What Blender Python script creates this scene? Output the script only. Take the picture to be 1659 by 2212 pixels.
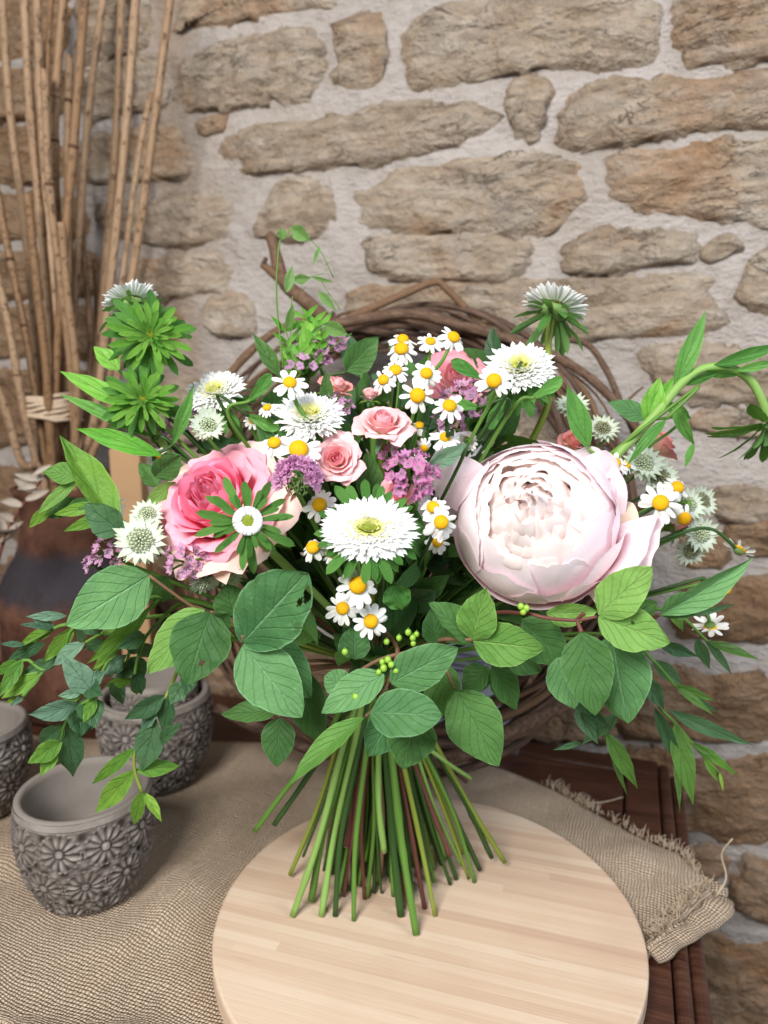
import bpy, math, random
from mathutils import Vector, Matrix, noise
random.seed(11)
sc = bpy.context.scene
for o in list(bpy.data.objects): bpy.data.objects.remove(o, do_unlink=True)

# ------------------------------------------------------------------ camera, world, lamps, exposure
PITCH = math.radians(10.0)
CAMZ = 0.366
FPX, CX, CY = 1555.0, 829.5, 1106.0          # focal length and centre in a 1659 x 2212 grid
cam = bpy.data.cameras.new('camera'); camo = bpy.data.objects.new('camera', cam)
sc.collection.objects.link(camo); sc.camera = camo
cam.sensor_fit = 'VERTICAL'; cam.sensor_height = 36.0; cam.sensor_width = 27.0
cam.lens = FPX / 2212.0 * 36.0
camo.location = (0, 0, CAMZ); camo.rotation_euler = (math.pi / 2 - PITCH, 0, 0)
cam.clip_start = 0.01; cam.clip_end = 20
cam.dof.use_dof = True; cam.dof.focus_distance = 0.405; cam.dof.aperture_fstop = 6.5

w = bpy.data.worlds.new('World'); sc.world = w; w.use_nodes = True
bg = w.node_tree.nodes['Background']
bg.inputs[0].default_value = (0.80, 0.88, 1.0, 1); bg.inputs[1].default_value = 0.14

def area(name, loc, target, size, sizey, power, col):
    l = bpy.data.lights.new(name, 'AREA'); l.shape = 'RECTANGLE'; l.size = size; l.size_y = sizey
    l.energy = power; l.color = col
    o = bpy.data.objects.new(name, l); sc.collection.objects.link(o)
    o.location = loc
    o.rotation_euler = (Vector(target) - Vector(loc)).to_track_quat('-Z', 'Y').to_euler()
    return o
area('window_light', (-0.40, -0.50, 1.02), (0.05, 0.45, 0.22), 0.5, 0.5, 25.0, (1.0, 0.985, 0.96))
area('cool_wall_fill', (1.10, -0.35, 1.05), (0.35, 0.78, 0.45), 0.7, 1.1, 14.0, (0.78, 0.87, 1.0))  # added cool fill lamp that brightens the right part of the wall

sc.view_settings.view_transform = 'Standard'; sc.view_settings.look = 'None'
sc.view_settings.exposure = 0.14; sc.view_settings.gamma = 1.0
sc.view_settings.use_curve_mapping = False
sc.render.engine = 'CYCLES'
sc.cycles.use_denoising = True
sc.cycles.max_bounces = 12; sc.cycles.diffuse_bounces = 9; sc.cycles.transmission_bounces = 6
sc.cycles.transparent_max_bounces = 8
sc.cycles.sample_clamp_indirect = 6.0

# ------------------------------------------------------------------ geometry helpers
cp, sp = math.cos(PITCH), math.sin(PITCH)
CAM = Vector((0, 0, CAMZ))
def ray(px, py):
    a = (px - CX) / FPX; b = (py - CY) / FPX
    return Vector((a, cp - b * sp, -sp - b * cp))
def pt(px, py, Y):                      # point of the sight line that lies Y metres away from the camera on the table
    r = ray(px, py); return CAM + r * (Y / r.y)
def ptz(px, py, z):
    r = ray(px, py); return CAM + r * ((z - CAMZ) / r.z)
def pxm(n, Y): return n * Y / FPX       # n picture pixels in metres at that distance
def ell(px, py, c, rad, k=1.0):
    r = ray(px, py); R = [q * k for q in rad]
    o = CAM - c
    A = sum((r[i] / R[i]) ** 2 for i in range(3)); B = 2 * sum(o[i] * r[i] / R[i] ** 2 for i in range(3))
    C = sum((o[i] / R[i]) ** 2 for i in range(3)) - 1
    D = B * B - 4 * A * C
    t = (-B - math.sqrt(D)) / (2 * A) if D > 0 else -B / (2 * A)
    return CAM + r * t
DOME_C, DOME_R = Vector((0.012, 0.485, 0.268)), (0.165, 0.125, 0.128)
def dome(px, py, k=1.0): return ell(px, py, DOME_C, DOME_R, k)
SK_C, SK_R = Vector((0.0, 0.47, 0.22)), (0.29, 0.115, 0.19)
def skirt(px, py, k=1.0): return ell(px, py, SK_C, SK_R, k)
def face_dir(p, sx, sy, c):
    tc = (CAM - p).normalized()
    right = Vector((1, 0, 0)); up = tc.cross(right).normalized()
    if up.z < 0: up = -up
    return (right * sx + up * sy + tc * c).normalized()
def frame(loc, z, spin=0.0, s=1.0):
    z = z.normalized()
    x = Vector((1, 0, 0)); x = x - z * x.dot(z)
    if x.length < 0.1: x = Vector((0, 0, 1)) - z * z.z
    x.normalize(); y = z.cross(x)
    m = Matrix((x, y, z)).transposed().to_4x4()
    return Matrix.Translation(loc) @ m @ Matrix.Rotation(spin, 4, 'Z') @ Matrix.Scale(s, 4)

WM = {}                                   # world matrices of the objects made so far
def mesh(name, V, F, mat, uv=None, smooth=True):
    me = bpy.data.meshes.new(name); me.from_pydata([tuple(v) for v in V], [], F)
    if uv:
        l = me.uv_layers.new(name='UVMap')
        idx = [0] * len(me.loops); me.loops.foreach_get('vertex_index', idx)
        flat = []
        for i in idx: flat.extend(uv[i])
        l.data.foreach_set('uv', flat)
    if smooth: me.polygons.foreach_set('use_smooth', [True] * len(me.polygons))
    if mat: me.materials.append(mat)
    me.update(); return me
def obj(name, me, parent=None, M=None):
    o = bpy.data.objects.new(name, me); sc.collection.objects.link(o)
    M = M or Matrix.Identity(4); WM[o] = M
    if parent is not None:
        o.parent = parent; o.matrix_local = WM[parent].inverted() @ M
    else: o.matrix_world = M
    return o
def tag(o, label, cat, group=None, kind=None):
    if label: o['label'] = label
    if cat: o['category'] = cat
    if group: o['group'] = group
    if kind: o['kind'] = kind
    return o
def thing(name, label, cat, loc, group=None):
    return tag(obj(name, None, None, Matrix.Translation(loc)), label, cat, group)
def stuff(o): o['kind'] = 'stuff'; return o

def catmull(P, n):
    P = [Vector(p) for p in P]
    if len(P) < 3: return [P[0].lerp(P[-1], i / n) for i in range(n + 1)]
    Q = [P[0] * 2 - P[1]] + P + [P[-1] * 2 - P[-2]]; out = []
    m = len(P) - 1
    for k in range(n + 1):
        t = k / n * m; i = min(int(t), m - 1); u = t - i
        a, b, c, d = Q[i:i + 4]
        out.append(0.5 * (2 * b + (c - a) * u + (2 * a - 5 * b + 4 * c - d) * u * u + (3 * b - a - 3 * c + d) * u ** 3))
    return out
def tube(P, r0, r1=None, n=None, seg=7, wob=0.0, knots=None):
    n = n or max(6, 4 * len(P)); C = catmull(P, n); r1 = r0 if r1 is None else r1
    V, F, U = [], [], []
    T = (C[1] - C[0]).normalized(); nr = T.orthogonal().normalized()
    for i, c in enumerate(C):
        t = (C[min(i + 1, n)] - C[max(i - 1, 0)]).normalized()
        nr = (nr - t * nr.dot(t)).normalized(); b = t.cross(nr)
        f = i / n; r = r0 + (r1 - r0) * f
        if knots:
            for k in knots: r *= 1 + 0.22 * math.exp(-((f - k) / 0.012) ** 2)
        if wob: r *= 1 + wob * noise.noise(c * 60)
        for j in range(seg):
            a = 2 * math.pi * j / seg
            V.append(c + (nr * math.cos(a) + b * math.sin(a)) * r); U.append((f, j / seg))
    for i in range(n):
        for j in range(seg):
            k = (j + 1) % seg
            F.append((i * seg + j, i * seg + k, (i + 1) * seg + k, (i + 1) * seg + j))
    F.append(tuple(range(seg))[::-1]); F.append(tuple(n * seg + j for j in range(seg)))
    return V, F, U
def grid(nu, nv, f):
    V, F, U = [], [], []
    for i in range(nu + 1):
        for j in range(nv + 1):
            u, v = i / nu, j / nv
            V.append(Vector(f(u, v * 2 - 1))); U.append((u, v))
    for i in range(nu):
        for j in range(nv):
            a = i * (nv + 1) + j; F.append((a, a + 1, a + nv + 2, a + nv + 1))
    return V, F, U
def lathe(prof, seg):
    V, F, U = [], [], []
    n = len(prof)
    for i, (r, z) in enumerate(prof):
        for j in range(seg):
            a = 2 * math.pi * j / seg; V.append(Vector((r * math.cos(a), r * math.sin(a), z))); U.append((j / seg, i / (n - 1)))
    for i in range(n - 1):
        for j in range(seg):
            k = (j + 1) % seg; F.append((i * seg + j, i * seg + k, (i + 1) * seg + k, (i + 1) * seg + j))
    return V, F, U
def join(parts):
    V, F, U = [], [], []
    for v, f, u in parts:
        b = len(V); V += v; U += u; F += [tuple(i + b for i in q) for q in f]
    return V, F, U
def xf(g, M): return ([M @ v for v in g[0]], g[1], g[2])
def box(a, b):
    V = [Vector((x, y, z)) for x in (a[0], b[0]) for y in (a[1], b[1]) for z in (a[2], b[2])]
    return V, [(0, 1, 3, 2), (4, 6, 7, 5), (0, 4, 5, 1), (2, 3, 7, 6), (0, 2, 6, 4), (1, 5, 7, 3)], [(0, 0)] * 8

# ------------------------------------------------------------------ materials
def srgb(h):
    h = h.lstrip('#'); c = [int(h[i:i + 2], 16) / 255 for i in (0, 2, 4)]
    return tuple(x / 12.92 if x <= 0.04045 else ((x + 0.055) / 1.055) ** 2.4 for x in c) + (1.0,)
class Mat:
    def __init__(s, name):
        s.m = bpy.data.materials.new(name); s.m.use_nodes = True; s.t = s.m.node_tree
        s.t.nodes.clear(); s.out = s.t.nodes.new('ShaderNodeOutputMaterial')
    def n(s, typ, ins=None, **kw):
        x = s.t.nodes.new('ShaderNode' + typ)
        for k, v in kw.items(): setattr(x, k, v)
        for k, v in (ins or {}).items(): s.put(x.inputs[k], v)
        return x
    def put(s, sock, v):
        if hasattr(v, 'is_output') or isinstance(v, bpy.types.NodeSocket): s.t.links.new(v, sock)
        elif isinstance(v, bpy.types.Node): s.t.links.new(v.outputs[0], sock)
        else: sock.default_value = v
    def math(s, op, a, b=None, c=None):
        x = s.n('Math', operation=op); s.put(x.inputs[0], a)
        if b is not None: s.put(x.inputs[1], b)
        if c is not None: s.put(x.inputs[2], c)
        return x.outputs[0]
    def mix(s, f, a, b, blend='MIX'):
        x = s.n('Mix', data_type='RGBA', blend_type=blend)
        s.put(x.inputs[0], f); s.put(x.inputs[6], a); s.put(x.inputs[7], b)
        return x.outputs[2]
    def ramp(s, f, stops):
        x = s.n('ValToRGB'); s.put(x.inputs[0], f); e = x.color_ramp.elements
        while len(e) < len(stops): e.new(0.5)
        for k, (p, c) in enumerate(stops): e[k].position = p; e[k].color = c
        return x.outputs[0]
    def noise(s, vec, scale, detail=4, rough=0.55, dist=0.0):
        x = s.n('TexNoise', {'Scale': scale, 'Detail': detail, 'Roughness': rough, 'Distortion': dist})
        if vec is not None: s.put(x.inputs['Vector'], vec)
        return x.outputs[0]
    def bump(s, h, strength, dist=0.002, normal=None):
        x = s.n('Bump', {'Strength': strength, 'Distance': dist, 'Height': h})
        if normal is not None: s.put(x.inputs['Normal'], normal)
        return x.outputs[0]
    def obj(s): return s.n('TexCoord').outputs['Object']
    def uv(s):
        x = s.n('SeparateXYZ'); s.put(x.inputs[0], s.n('TexCoord').outputs['UV']); return x.outputs[0], x.outputs[1]
    def rnd(s): return s.n('ObjectInfo').outputs['Random']
    def geo(s, k): return s.n('NewGeometry').outputs[k]
    def scale(s, vec, v):
        x = s.n('Mapping'); s.put(x.inputs[0], vec); x.inputs['Scale'].default_value = v; return x.outputs[0]
    def finish(s, col, rough=0.6, normal=None, spec=0.3, trans=0.0, tcol=None, sss=0.0, sheen=0.0):
        p = s.n('BsdfPrincipled', {'Base Color': col, 'Roughness': rough, 'Specular IOR Level': spec})
        if sss: p.inputs['Subsurface Weight'].default_value = sss; p.inputs['Subsurface Radius'].default_value = (0.006, 0.004, 0.004); p.inputs['Subsurface Scale'].default_value = 0.5
        if sheen: p.inputs['Sheen Weight'].default_value = sheen
        if normal is not None: s.put(p.inputs['Normal'], normal)
        if trans:
            t = s.n('BsdfTranslucent', {'Color': tcol if tcol is not None else col})
            m = s.n('MixShader', {0: trans, 1: p.outputs[0], 2: t.outputs[0]})
            s.t.links.new(m.outputs[0], s.out.inputs[0])
        else: s.t.links.new(p.outputs[0], s.out.inputs[0])
        return s.m

def leaf_mat(name, dark, light, back, vein=0.35, veins=6, rough=0.58, trans=0.28, veincol=None, slope=0.42):
    m = Mat(name); u, v = m.uv()
    t = m.math('MULTIPLY', m.math('ABSOLUTE', m.math('SUBTRACT', v, 0.5)), 2.0)
    s = m.math('ADD', m.math('SUBTRACT', u, m.math('MULTIPLY', m.math('POWER', t, 0.8), slope)), m.math('MULTIPLY', m.math('SUBTRACT', m.noise(m.obj(), 60, 2), 0.5), 0.10))
    fr = m.math('FRACT', m.math('MULTIPLY', s, float(veins)))
    d = m.math('ABSOLUTE', m.math('SUBTRACT', fr, 0.5))
    side = m.n('MapRange', {'Value': d, 'From Min': 0.40, 'From Max': 0.5}, interpolation_type='SMOOTHSTEP').outputs[0]
    mid = m.n('MapRange', {'Value': t, 'From Min': 0.06, 'From Max': 0.0}, interpolation_type='SMOOTHSTEP').outputs[0]
    ns = m.noise(m.obj(), 35, 3); fine = m.n('TexVoronoi', {'Scale': 420.0, 'Vector': m.obj()}).outputs[0]
    col = m.mix(m.math('MULTIPLY_ADD', m.rnd(), 0.75, m.math('MULTIPLY_ADD', ns, 1.2, -0.45)), dark, light)
    col = m.mix(m.math('MULTIPLY', side, m.math('MULTIPLY', m.math('SUBTRACT', 1.15, t), vein * .16)), col, m.mix(0.25, dark, (0, 0, 0, 1)))
    col = m.mix(m.math('MULTIPLY', mid, vein), col, veincol or light)
    edge = m.n('MapRange', {'Value': t, 'From Min': 0.93, 'From Max': 1.0}).outputs[0]
    col = m.mix(m.math('MULTIPLY', edge, 0.5), col, veincol or light)
    blot = m.n('MapRange', {'Value': m.noise(m.scale(m.obj(), (1, 1, 1)), 110, 4, .7), 'From Min': 0.58, 'From Max': 0.74}).outputs[0]
    col = m.mix(m.math('MULTIPLY', blot, 0.38), col, veincol or light)
    colb = m.mix(m.geo('Backfacing'), col, back)
    h = m.math('ADD', m.math('ADD', m.math('MULTIPLY', side, -0.38), m.math('MULTIPLY', mid, -0.6)), m.math('ADD', m.math('MULTIPLY', fine, 0.25), m.math('MULTIPLY', m.noise(m.obj(), 120, 3), 0.9)))
    return m.finish(colb, rough, m.bump(h, 0.8, 0.0011), 0.22, trans, m.mix(0.5, colb, (0.25, 0.5, 0.03, 1)))
def petal_mat(name, base, mid, tip, rough=0.55, trans=0.3, streak=0.12, var=0.0, alt=None, sss=0.0, bumps=0.25, tint=None):
    m = Mat(name); u, v = m.uv()
    col = m.ramp(u, [(0.0, base), (0.45, mid), (1.0, tip)])
    if alt is not None: col = m.mix(m.math('MULTIPLY', m.rnd(), var), col, alt)
    st = m.n('CombineXYZ', {0: m.math('MULTIPLY', u, 1.5), 1: m.math('MULTIPLY', v, 28.0), 2: m.math('MULTIPLY', m.rnd(), 40.0)})
    ns = m.noise(st.outputs[0], 1.0, 3)
    col = m.mix(m.math('MULTIPLY', ns, streak), col, mid, 'MULTIPLY')
    return m.finish(col, rough, m.bump(m.math('ADD', ns, m.math('MULTIPLY', m.noise(m.obj(), 90, 2), 0.6)), bumps, 0.0008), 0.25, trans, m.mix(0.5, col, tint) if tint else None, sss)
def stem_mat(name, c1, c2, rough=0.5):
    m = Mat(name); u, v = m.uv()
    k = m.noise(m.n('CombineXYZ', {0: m.math('MULTIPLY', u, 5.0), 1: m.math('MULTIPLY', v, 3.0), 2: m.math('MULTIPLY', m.rnd(), 30.0)}).outputs[0], 2.0, 4)
    return m.finish(m.mix(k, c1, c2), rough, m.bump(k, 0.3, 0.0006), 0.3)
def plain(name, c1, c2, rough=0.7, scale=60, bump=0.3, spec=0.25, dist=0.001):
    m = Mat(name); k = m.noise(m.obj(), scale, 5)
    return m.finish(m.mix(k, c1, c2), rough, m.bump(k, bump, dist), spec)

L = srgb
MT = {}
MT['snow'] = leaf_mat('snowberry_leaf', L('3f6f42'), L('74a668'), L('8fae78'), 0.45, 6, veincol=L('98c894'))
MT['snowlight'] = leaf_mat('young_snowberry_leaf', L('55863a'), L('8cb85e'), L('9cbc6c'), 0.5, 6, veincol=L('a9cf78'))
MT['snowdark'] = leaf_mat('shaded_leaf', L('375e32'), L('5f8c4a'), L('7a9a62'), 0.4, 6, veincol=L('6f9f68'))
MT['euc'] = leaf_mat('eucalyptus_leaf', L('4e7860'), L('86a88c'), L('8fa992'), 0.25, 3, rough=0.52, veincol=L('8fb09a'))
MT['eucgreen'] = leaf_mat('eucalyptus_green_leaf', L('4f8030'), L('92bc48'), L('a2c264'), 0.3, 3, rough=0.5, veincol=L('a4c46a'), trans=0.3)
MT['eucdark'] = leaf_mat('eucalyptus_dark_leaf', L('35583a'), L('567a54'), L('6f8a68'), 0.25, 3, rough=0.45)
MT['willow'] = leaf_mat('narrow_leaf', L('3c5c30'), L('5f8a3c'), L('84a05e'), 0.3, 3, rough=0.45, veincol=L('93ad62'))
MT['bract'] = leaf_mat('aster_bract', L('3d7832'), L('72ac52'), L('7fb068'), 0.4, 2, rough=0.5, veincol=L('9ccf80'), slope=0.8)
MT['bractlight'] = leaf_mat('aster_bud_bract', L('5aa634'), L('98d05a'), L('8fc060'), 0.4, 2, rough=0.5, veincol=L('b4e07c'), slope=0.8, trans=0.35)
MT['stem'] = stem_mat('green_stem', L('456f28'), L('6f943e'))
MT['stemlight'] = stem_mat('pale_green_stem', L('6f9642'), L('94b464'))
MT['stemdark'] = stem_mat('dark_green_stem', L('243f1a'), L('3f5e2a'))
MT['stemyellow'] = stem_mat('olive_stem', L('6a7a28'), L('8f9c40'))
MT['stemred'] = stem_mat('burgundy_stem', L('54302c'), L('7a4a3e'))
MT['stemgrey'] = stem_mat('woody_stem', L('8a7a68'), L('c0b4a4'), 0.8)
MT['stembrown'] = stem_mat('brown_stem', L('5a4030'), L('8a6a50'), 0.7)
MT['white'] = petal_mat('white_ray', L('e9ecdc'), L('f4f4f0'), L('fbfbfa'), 0.6, 0.22, 0.10)
MT['daisy'] = petal_mat('daisy_ray', L('eaeadd'), L('f6f5f0'), L('fcfbf8'), 0.6, 0.25, 0.16)
MT['asterc'] = petal_mat('aster_inner_floret', L('d8dc62'), L('f0ee9a'), L('f7f6d2'), 0.6, 0.2, 0.1)
m = Mat('daisy_centre'); v_ = m.n('TexVoronoi', {'Scale': 11.0, 'Vector': m.obj()}).outputs[0]
k_ = m.noise(m.obj(), 2.2, 2)
MT['yellow'] = m.finish(m.mix(m.math('MULTIPLY_ADD', k_, 0.7, m.math('MULTIPLY', v_, 0.5)), L('ebb914'), L('c78e0a')), 0.65, m.bump(v_, -1.0, 0.09), 0.15)
MT['greeneye'] = plain('aster_eye', L('4a5a10'), L('9aa52c'), 0.7, 700, 0.8)
MT['peony'] = petal_mat('peony_guard_petal', L('f8d0d8'), L('fbe6ea'), L('fdf3f4'), 0.5, 0.16, 0.05, 0.4, L('f6e6f0'), 0.0, tint=(1.0, .88, .90, 1))
MT['peonyin'] = petal_mat('peony_inner_petal', L('f8dcd8'), L('fbeeea'), L('fdf6f3'), 0.6, 0.25, 0.03, 0.4, L('fbeae6'), tint=(1.0, .93, .90, 1))
MT['rosein'] = petal_mat('rose_inner_petal', L('fbaab4'), L('fb8cb2'), L('fca8c6'), 0.5, 0.25, 0.12, 0.5, L('f48a9e'))
MT['rosemid'] = petal_mat('rose_middle_petal', L('fad0c2'), L('fab0c6'), L('fcbed0'), 0.5, 0.25, 0.12, 0.4, L('f3aeb2'))
MT['roseout'] = petal_mat('rose_outer_petal', L('e4dab0'), L('f6dcc6'), L('f8d8d2'), 0.55, 0.22, 0.16, 0.5, L('eecba8'))
MT['spray'] = petal_mat('spray_rose_petal', L('f4dcc2'), L('f9d2cf'), L('fac6ca'), 0.5, 0.22, 0.08, 0.4, L('f8cfcd'))
MT['sprayin'] = petal_mat('spray_rose_inner_petal', L('f4b2b6'), L('f8bac2'), L('fac6ce'), 0.5, 0.22, 0.08)
MT['backrose'] = petal_mat('pink_edged_petal', L('f5e4da'), L('f5d8d6'), L('f08aa0'), 0.5, 0.22, 0.1, 0.4, L('f3c3c4'))
MT['coral'] = petal_mat('coral_petal', L('e4d8ac'), L('f4c4b0'), L('f49c9e'), 0.5, 0.25, 0.1, 0.4, L('f3a8a0'))
MT['cream'] = petal_mat('cream_petal', L('e4d0a0'), L('f0dcc0'), L('f2e0cc'), 0.55, 0.3, 0.1)
MT['statice'] = petal_mat('statice_floret', L('efdcee'), L('e8bce2'), L('e2a4d6'), 0.8, 0.4, 0.12, 0.7, L('efb8d4'), bumps=0.6)
MT['staticedeep'] = petal_mat('statice_pink_floret', L('f0cadf'), L('eaa2cc'), L('e68ec2'), 0.8, 0.4, 0.12, 0.6, L('e0aedd'), bumps=0.6)
MT['astrantia'] = petal_mat('astrantia_bract', L('b9c79a'), L('e4e9df'), L('c9d8b8'), 0.6, 0.3, 0.25)
MT['pins'] = plain('astrantia_pin', L('a9b88c'), L('d8dec4'), 0.7, 500, 0.4)
MT['pinsdark'] = plain('astrantia_dark_pin', L('6a6a4c'), L('b2b690'), 0.7, 400, 0.4)
MT['calyx'] = plain('green_calyx', L('4f7436'), L('86a060'), 0.7, 300, 0.5)
MT['berry'] = plain('green_berry', L('7fae2e'), L('a2c84c'), 0.35, 90, 0.1, 0.5)
MT['grass'] = leaf_mat('grass_spikelet', L('5f8a3c'), L('95bd76'), L('9abf80'), 0.5, 9, veincol=L('b8d8a8'), slope=0.9)

# ================================================================== the stone wall
YAW = math.radians(18.6)
WD = Vector((math.cos(YAW), -math.sin(YAW), 0)); WN = Vector((-math.sin(YAW), -math.cos(YAW), 0))
W0 = Vector((0.30, 0.725, 0.0))
WALLM = Matrix((WD, WN, Vector((0, 0, 1)))).transposed().to_4x4(); WALLM.translation = W0   # local: u along, n out of the wall, z up
def wall_uv(px, py):
    r = ray(px, py); t = (W0 - CAM).dot(WN) / r.dot(WN); q = CAM + r * t - W0
    return q.dot(WD), q.z

def stone_mat(name, ochre):
    m = Mat(name); o = m.obj(); r = m.rnd()
    off = m.n('VectorMath', {0: o, 1: m.n('CombineXYZ', {0: m.math('MULTIPLY', r, 7.0), 1: m.math('MULTIPLY', r, 3.0)}).outputs[0]}, operation='ADD').outputs[0]
    st = m.scale(off, (1, 1, 2.6))
    a = m.noise(st, 9, 6, 0.6, 0.4); b = m.noise(st, 38, 6, 0.65, 0.6); c = m.noise(off, 190, 4, 0.6)
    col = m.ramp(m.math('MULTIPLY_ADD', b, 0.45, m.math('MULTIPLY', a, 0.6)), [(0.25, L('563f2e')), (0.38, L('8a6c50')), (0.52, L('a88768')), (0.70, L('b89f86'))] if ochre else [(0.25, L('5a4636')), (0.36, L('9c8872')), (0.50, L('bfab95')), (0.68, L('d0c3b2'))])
    col = m.mix(m.math('MULTIPLY', m.n('MapRange', {'Value': m.noise(off, 6, 5, 0.6, 1.2), 'From Min': 0.52, 'From Max': 0.68}).outputs[0], 0.6), col, L('ab7c50'))
    col = m.mix(m.math('MULTIPLY', m.n('MapRange', {'Value': m.noise(off, 13, 5, 0.7, 0.6), 'From Min': 0.55, 'From Max': 0.72}).outputs[0], 0.55), col, L('9a9290'))
    col = m.mix(m.math('MULTIPLY', r, 0.30), col, L('94806c'))
    col = m.mix(m.math('MULTIPLY', m.n('MapRange', {'Value': c, 'From Min': 0.6, 'From Max': 0.75}).outputs[0], 0.35), col, L('5a4638'))
    cr = m.math('ABSOLUTE', m.math('SUBTRACT', m.noise(m.scale(off, (1, 1, 3.2)), 11, 6, .65, .8), 0.5))
    crk = m.n('MapRange', {'Value': cr, 'From Min': 0.012, 'From Max': 0.0}).outputs[0]
    crk = m.math('MULTIPLY', crk, m.n('MapRange', {'Value': m.noise(off, 14, 3), 'From Min': 0.50, 'From Max': 0.66}).outputs[0])
    col = m.mix(m.math('MULTIPLY', crk, 0.40), col, L('3c2c20'))
    # mortar dragged over the rims of the stone
    ux, uy = m.uv()
    sm_ = m.n('MapRange', {'Value': m.math('ADD', ux, m.math('MULTIPLY', m.math('SUBTRACT', m.noise(off, 30, 6, .7), 0.5), 0.30)), 'From Min': 0.90, 'From Max': 1.06}).outputs[0]
    col = m.mix(m.math('MULTIPLY', sm_, 0.8), col, L('b0a59b'))
    h = m.math('ADD', m.math('MULTIPLY_ADD', crk, -0.3, m.math('MULTIPLY', b, 1.0)), m.math('MULTIPLY', c, 0.5))
    return m.finish(col, 0.9, m.bump(h, 1.0, 0.014), 0.12)
def mortar_mat():
    m = Mat('lime_mortar'); o = m.obj()
    a = m.noise(o, 7, 5, 0.6); b = m.noise(m.scale(o, (1, 1, 2.2)), 55, 5, 0.65); c = m.noise(o, 320, 3)
    col = m.ramp(m.math('MULTIPLY_ADD', b, 0.4, m.math('MULTIPLY', a, 0.6)), [(0.3, L('a0958b')), (0.5, L('b8aea6')), (0.7, L('c6beb8'))])
    x = m.n('SeparateXYZ'); m.put(x.inputs[0], o)
    # an old brown water stain that runs down the left part of the wall
    stx = m.math('ADD', x.outputs[0], m.math('MULTIPLY', m.math('SUBTRACT', m.noise(m.scale(o, (1, 1, .25)), 16, 4, .7), 0.5), 0.16))
    band = m.math('MULTIPLY', m.n('MapRange', {'Value': stx, 'From Min': -0.66, 'From Max': -0.60}).outputs[0], m.n('MapRange', {'Value': stx, 'From Min': -0.50, 'From Max': -0.57}).outputs[0])
    col = m.mix(m.math('MULTIPLY', band, 0.55), col, L('8d7358'))
    col = m.mix(m.math('MULTIPLY', m.n('MapRange', {'Value': m.noise(o, 4, 4, 0.6), 'From Min': 0.5, 'From Max': 0.7}).outputs[0], 0.35), col, L('ad9880'))
    h = m.math('ADD', b, m.math('MULTIPLY', c, 0.3))
    return m.finish(col, 0.95, m.bump(h, 1.0, 0.008), 0.1)
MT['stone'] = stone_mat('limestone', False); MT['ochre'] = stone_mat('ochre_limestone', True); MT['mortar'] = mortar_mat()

def mortar(u, v):
    x = -1.15 + 1.55 * u; z = -0.55 + 1.55 * (v * 0.5 + 0.5)
    q = Vector((x, 0, z))
    return (x, 0.0045 * noise.fractal(q * 17, 0.8, 2.0, 6), z)
g = grid(300, 300, mortar)
wall = tag(obj('stone_wall', mesh('stone_wall', g[0], [f[::-1] for f in g[1]], MT['mortar']), None, WALLM), 'rough limestone rubble wall with pale mortar joints behind everything', 'wall')

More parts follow.
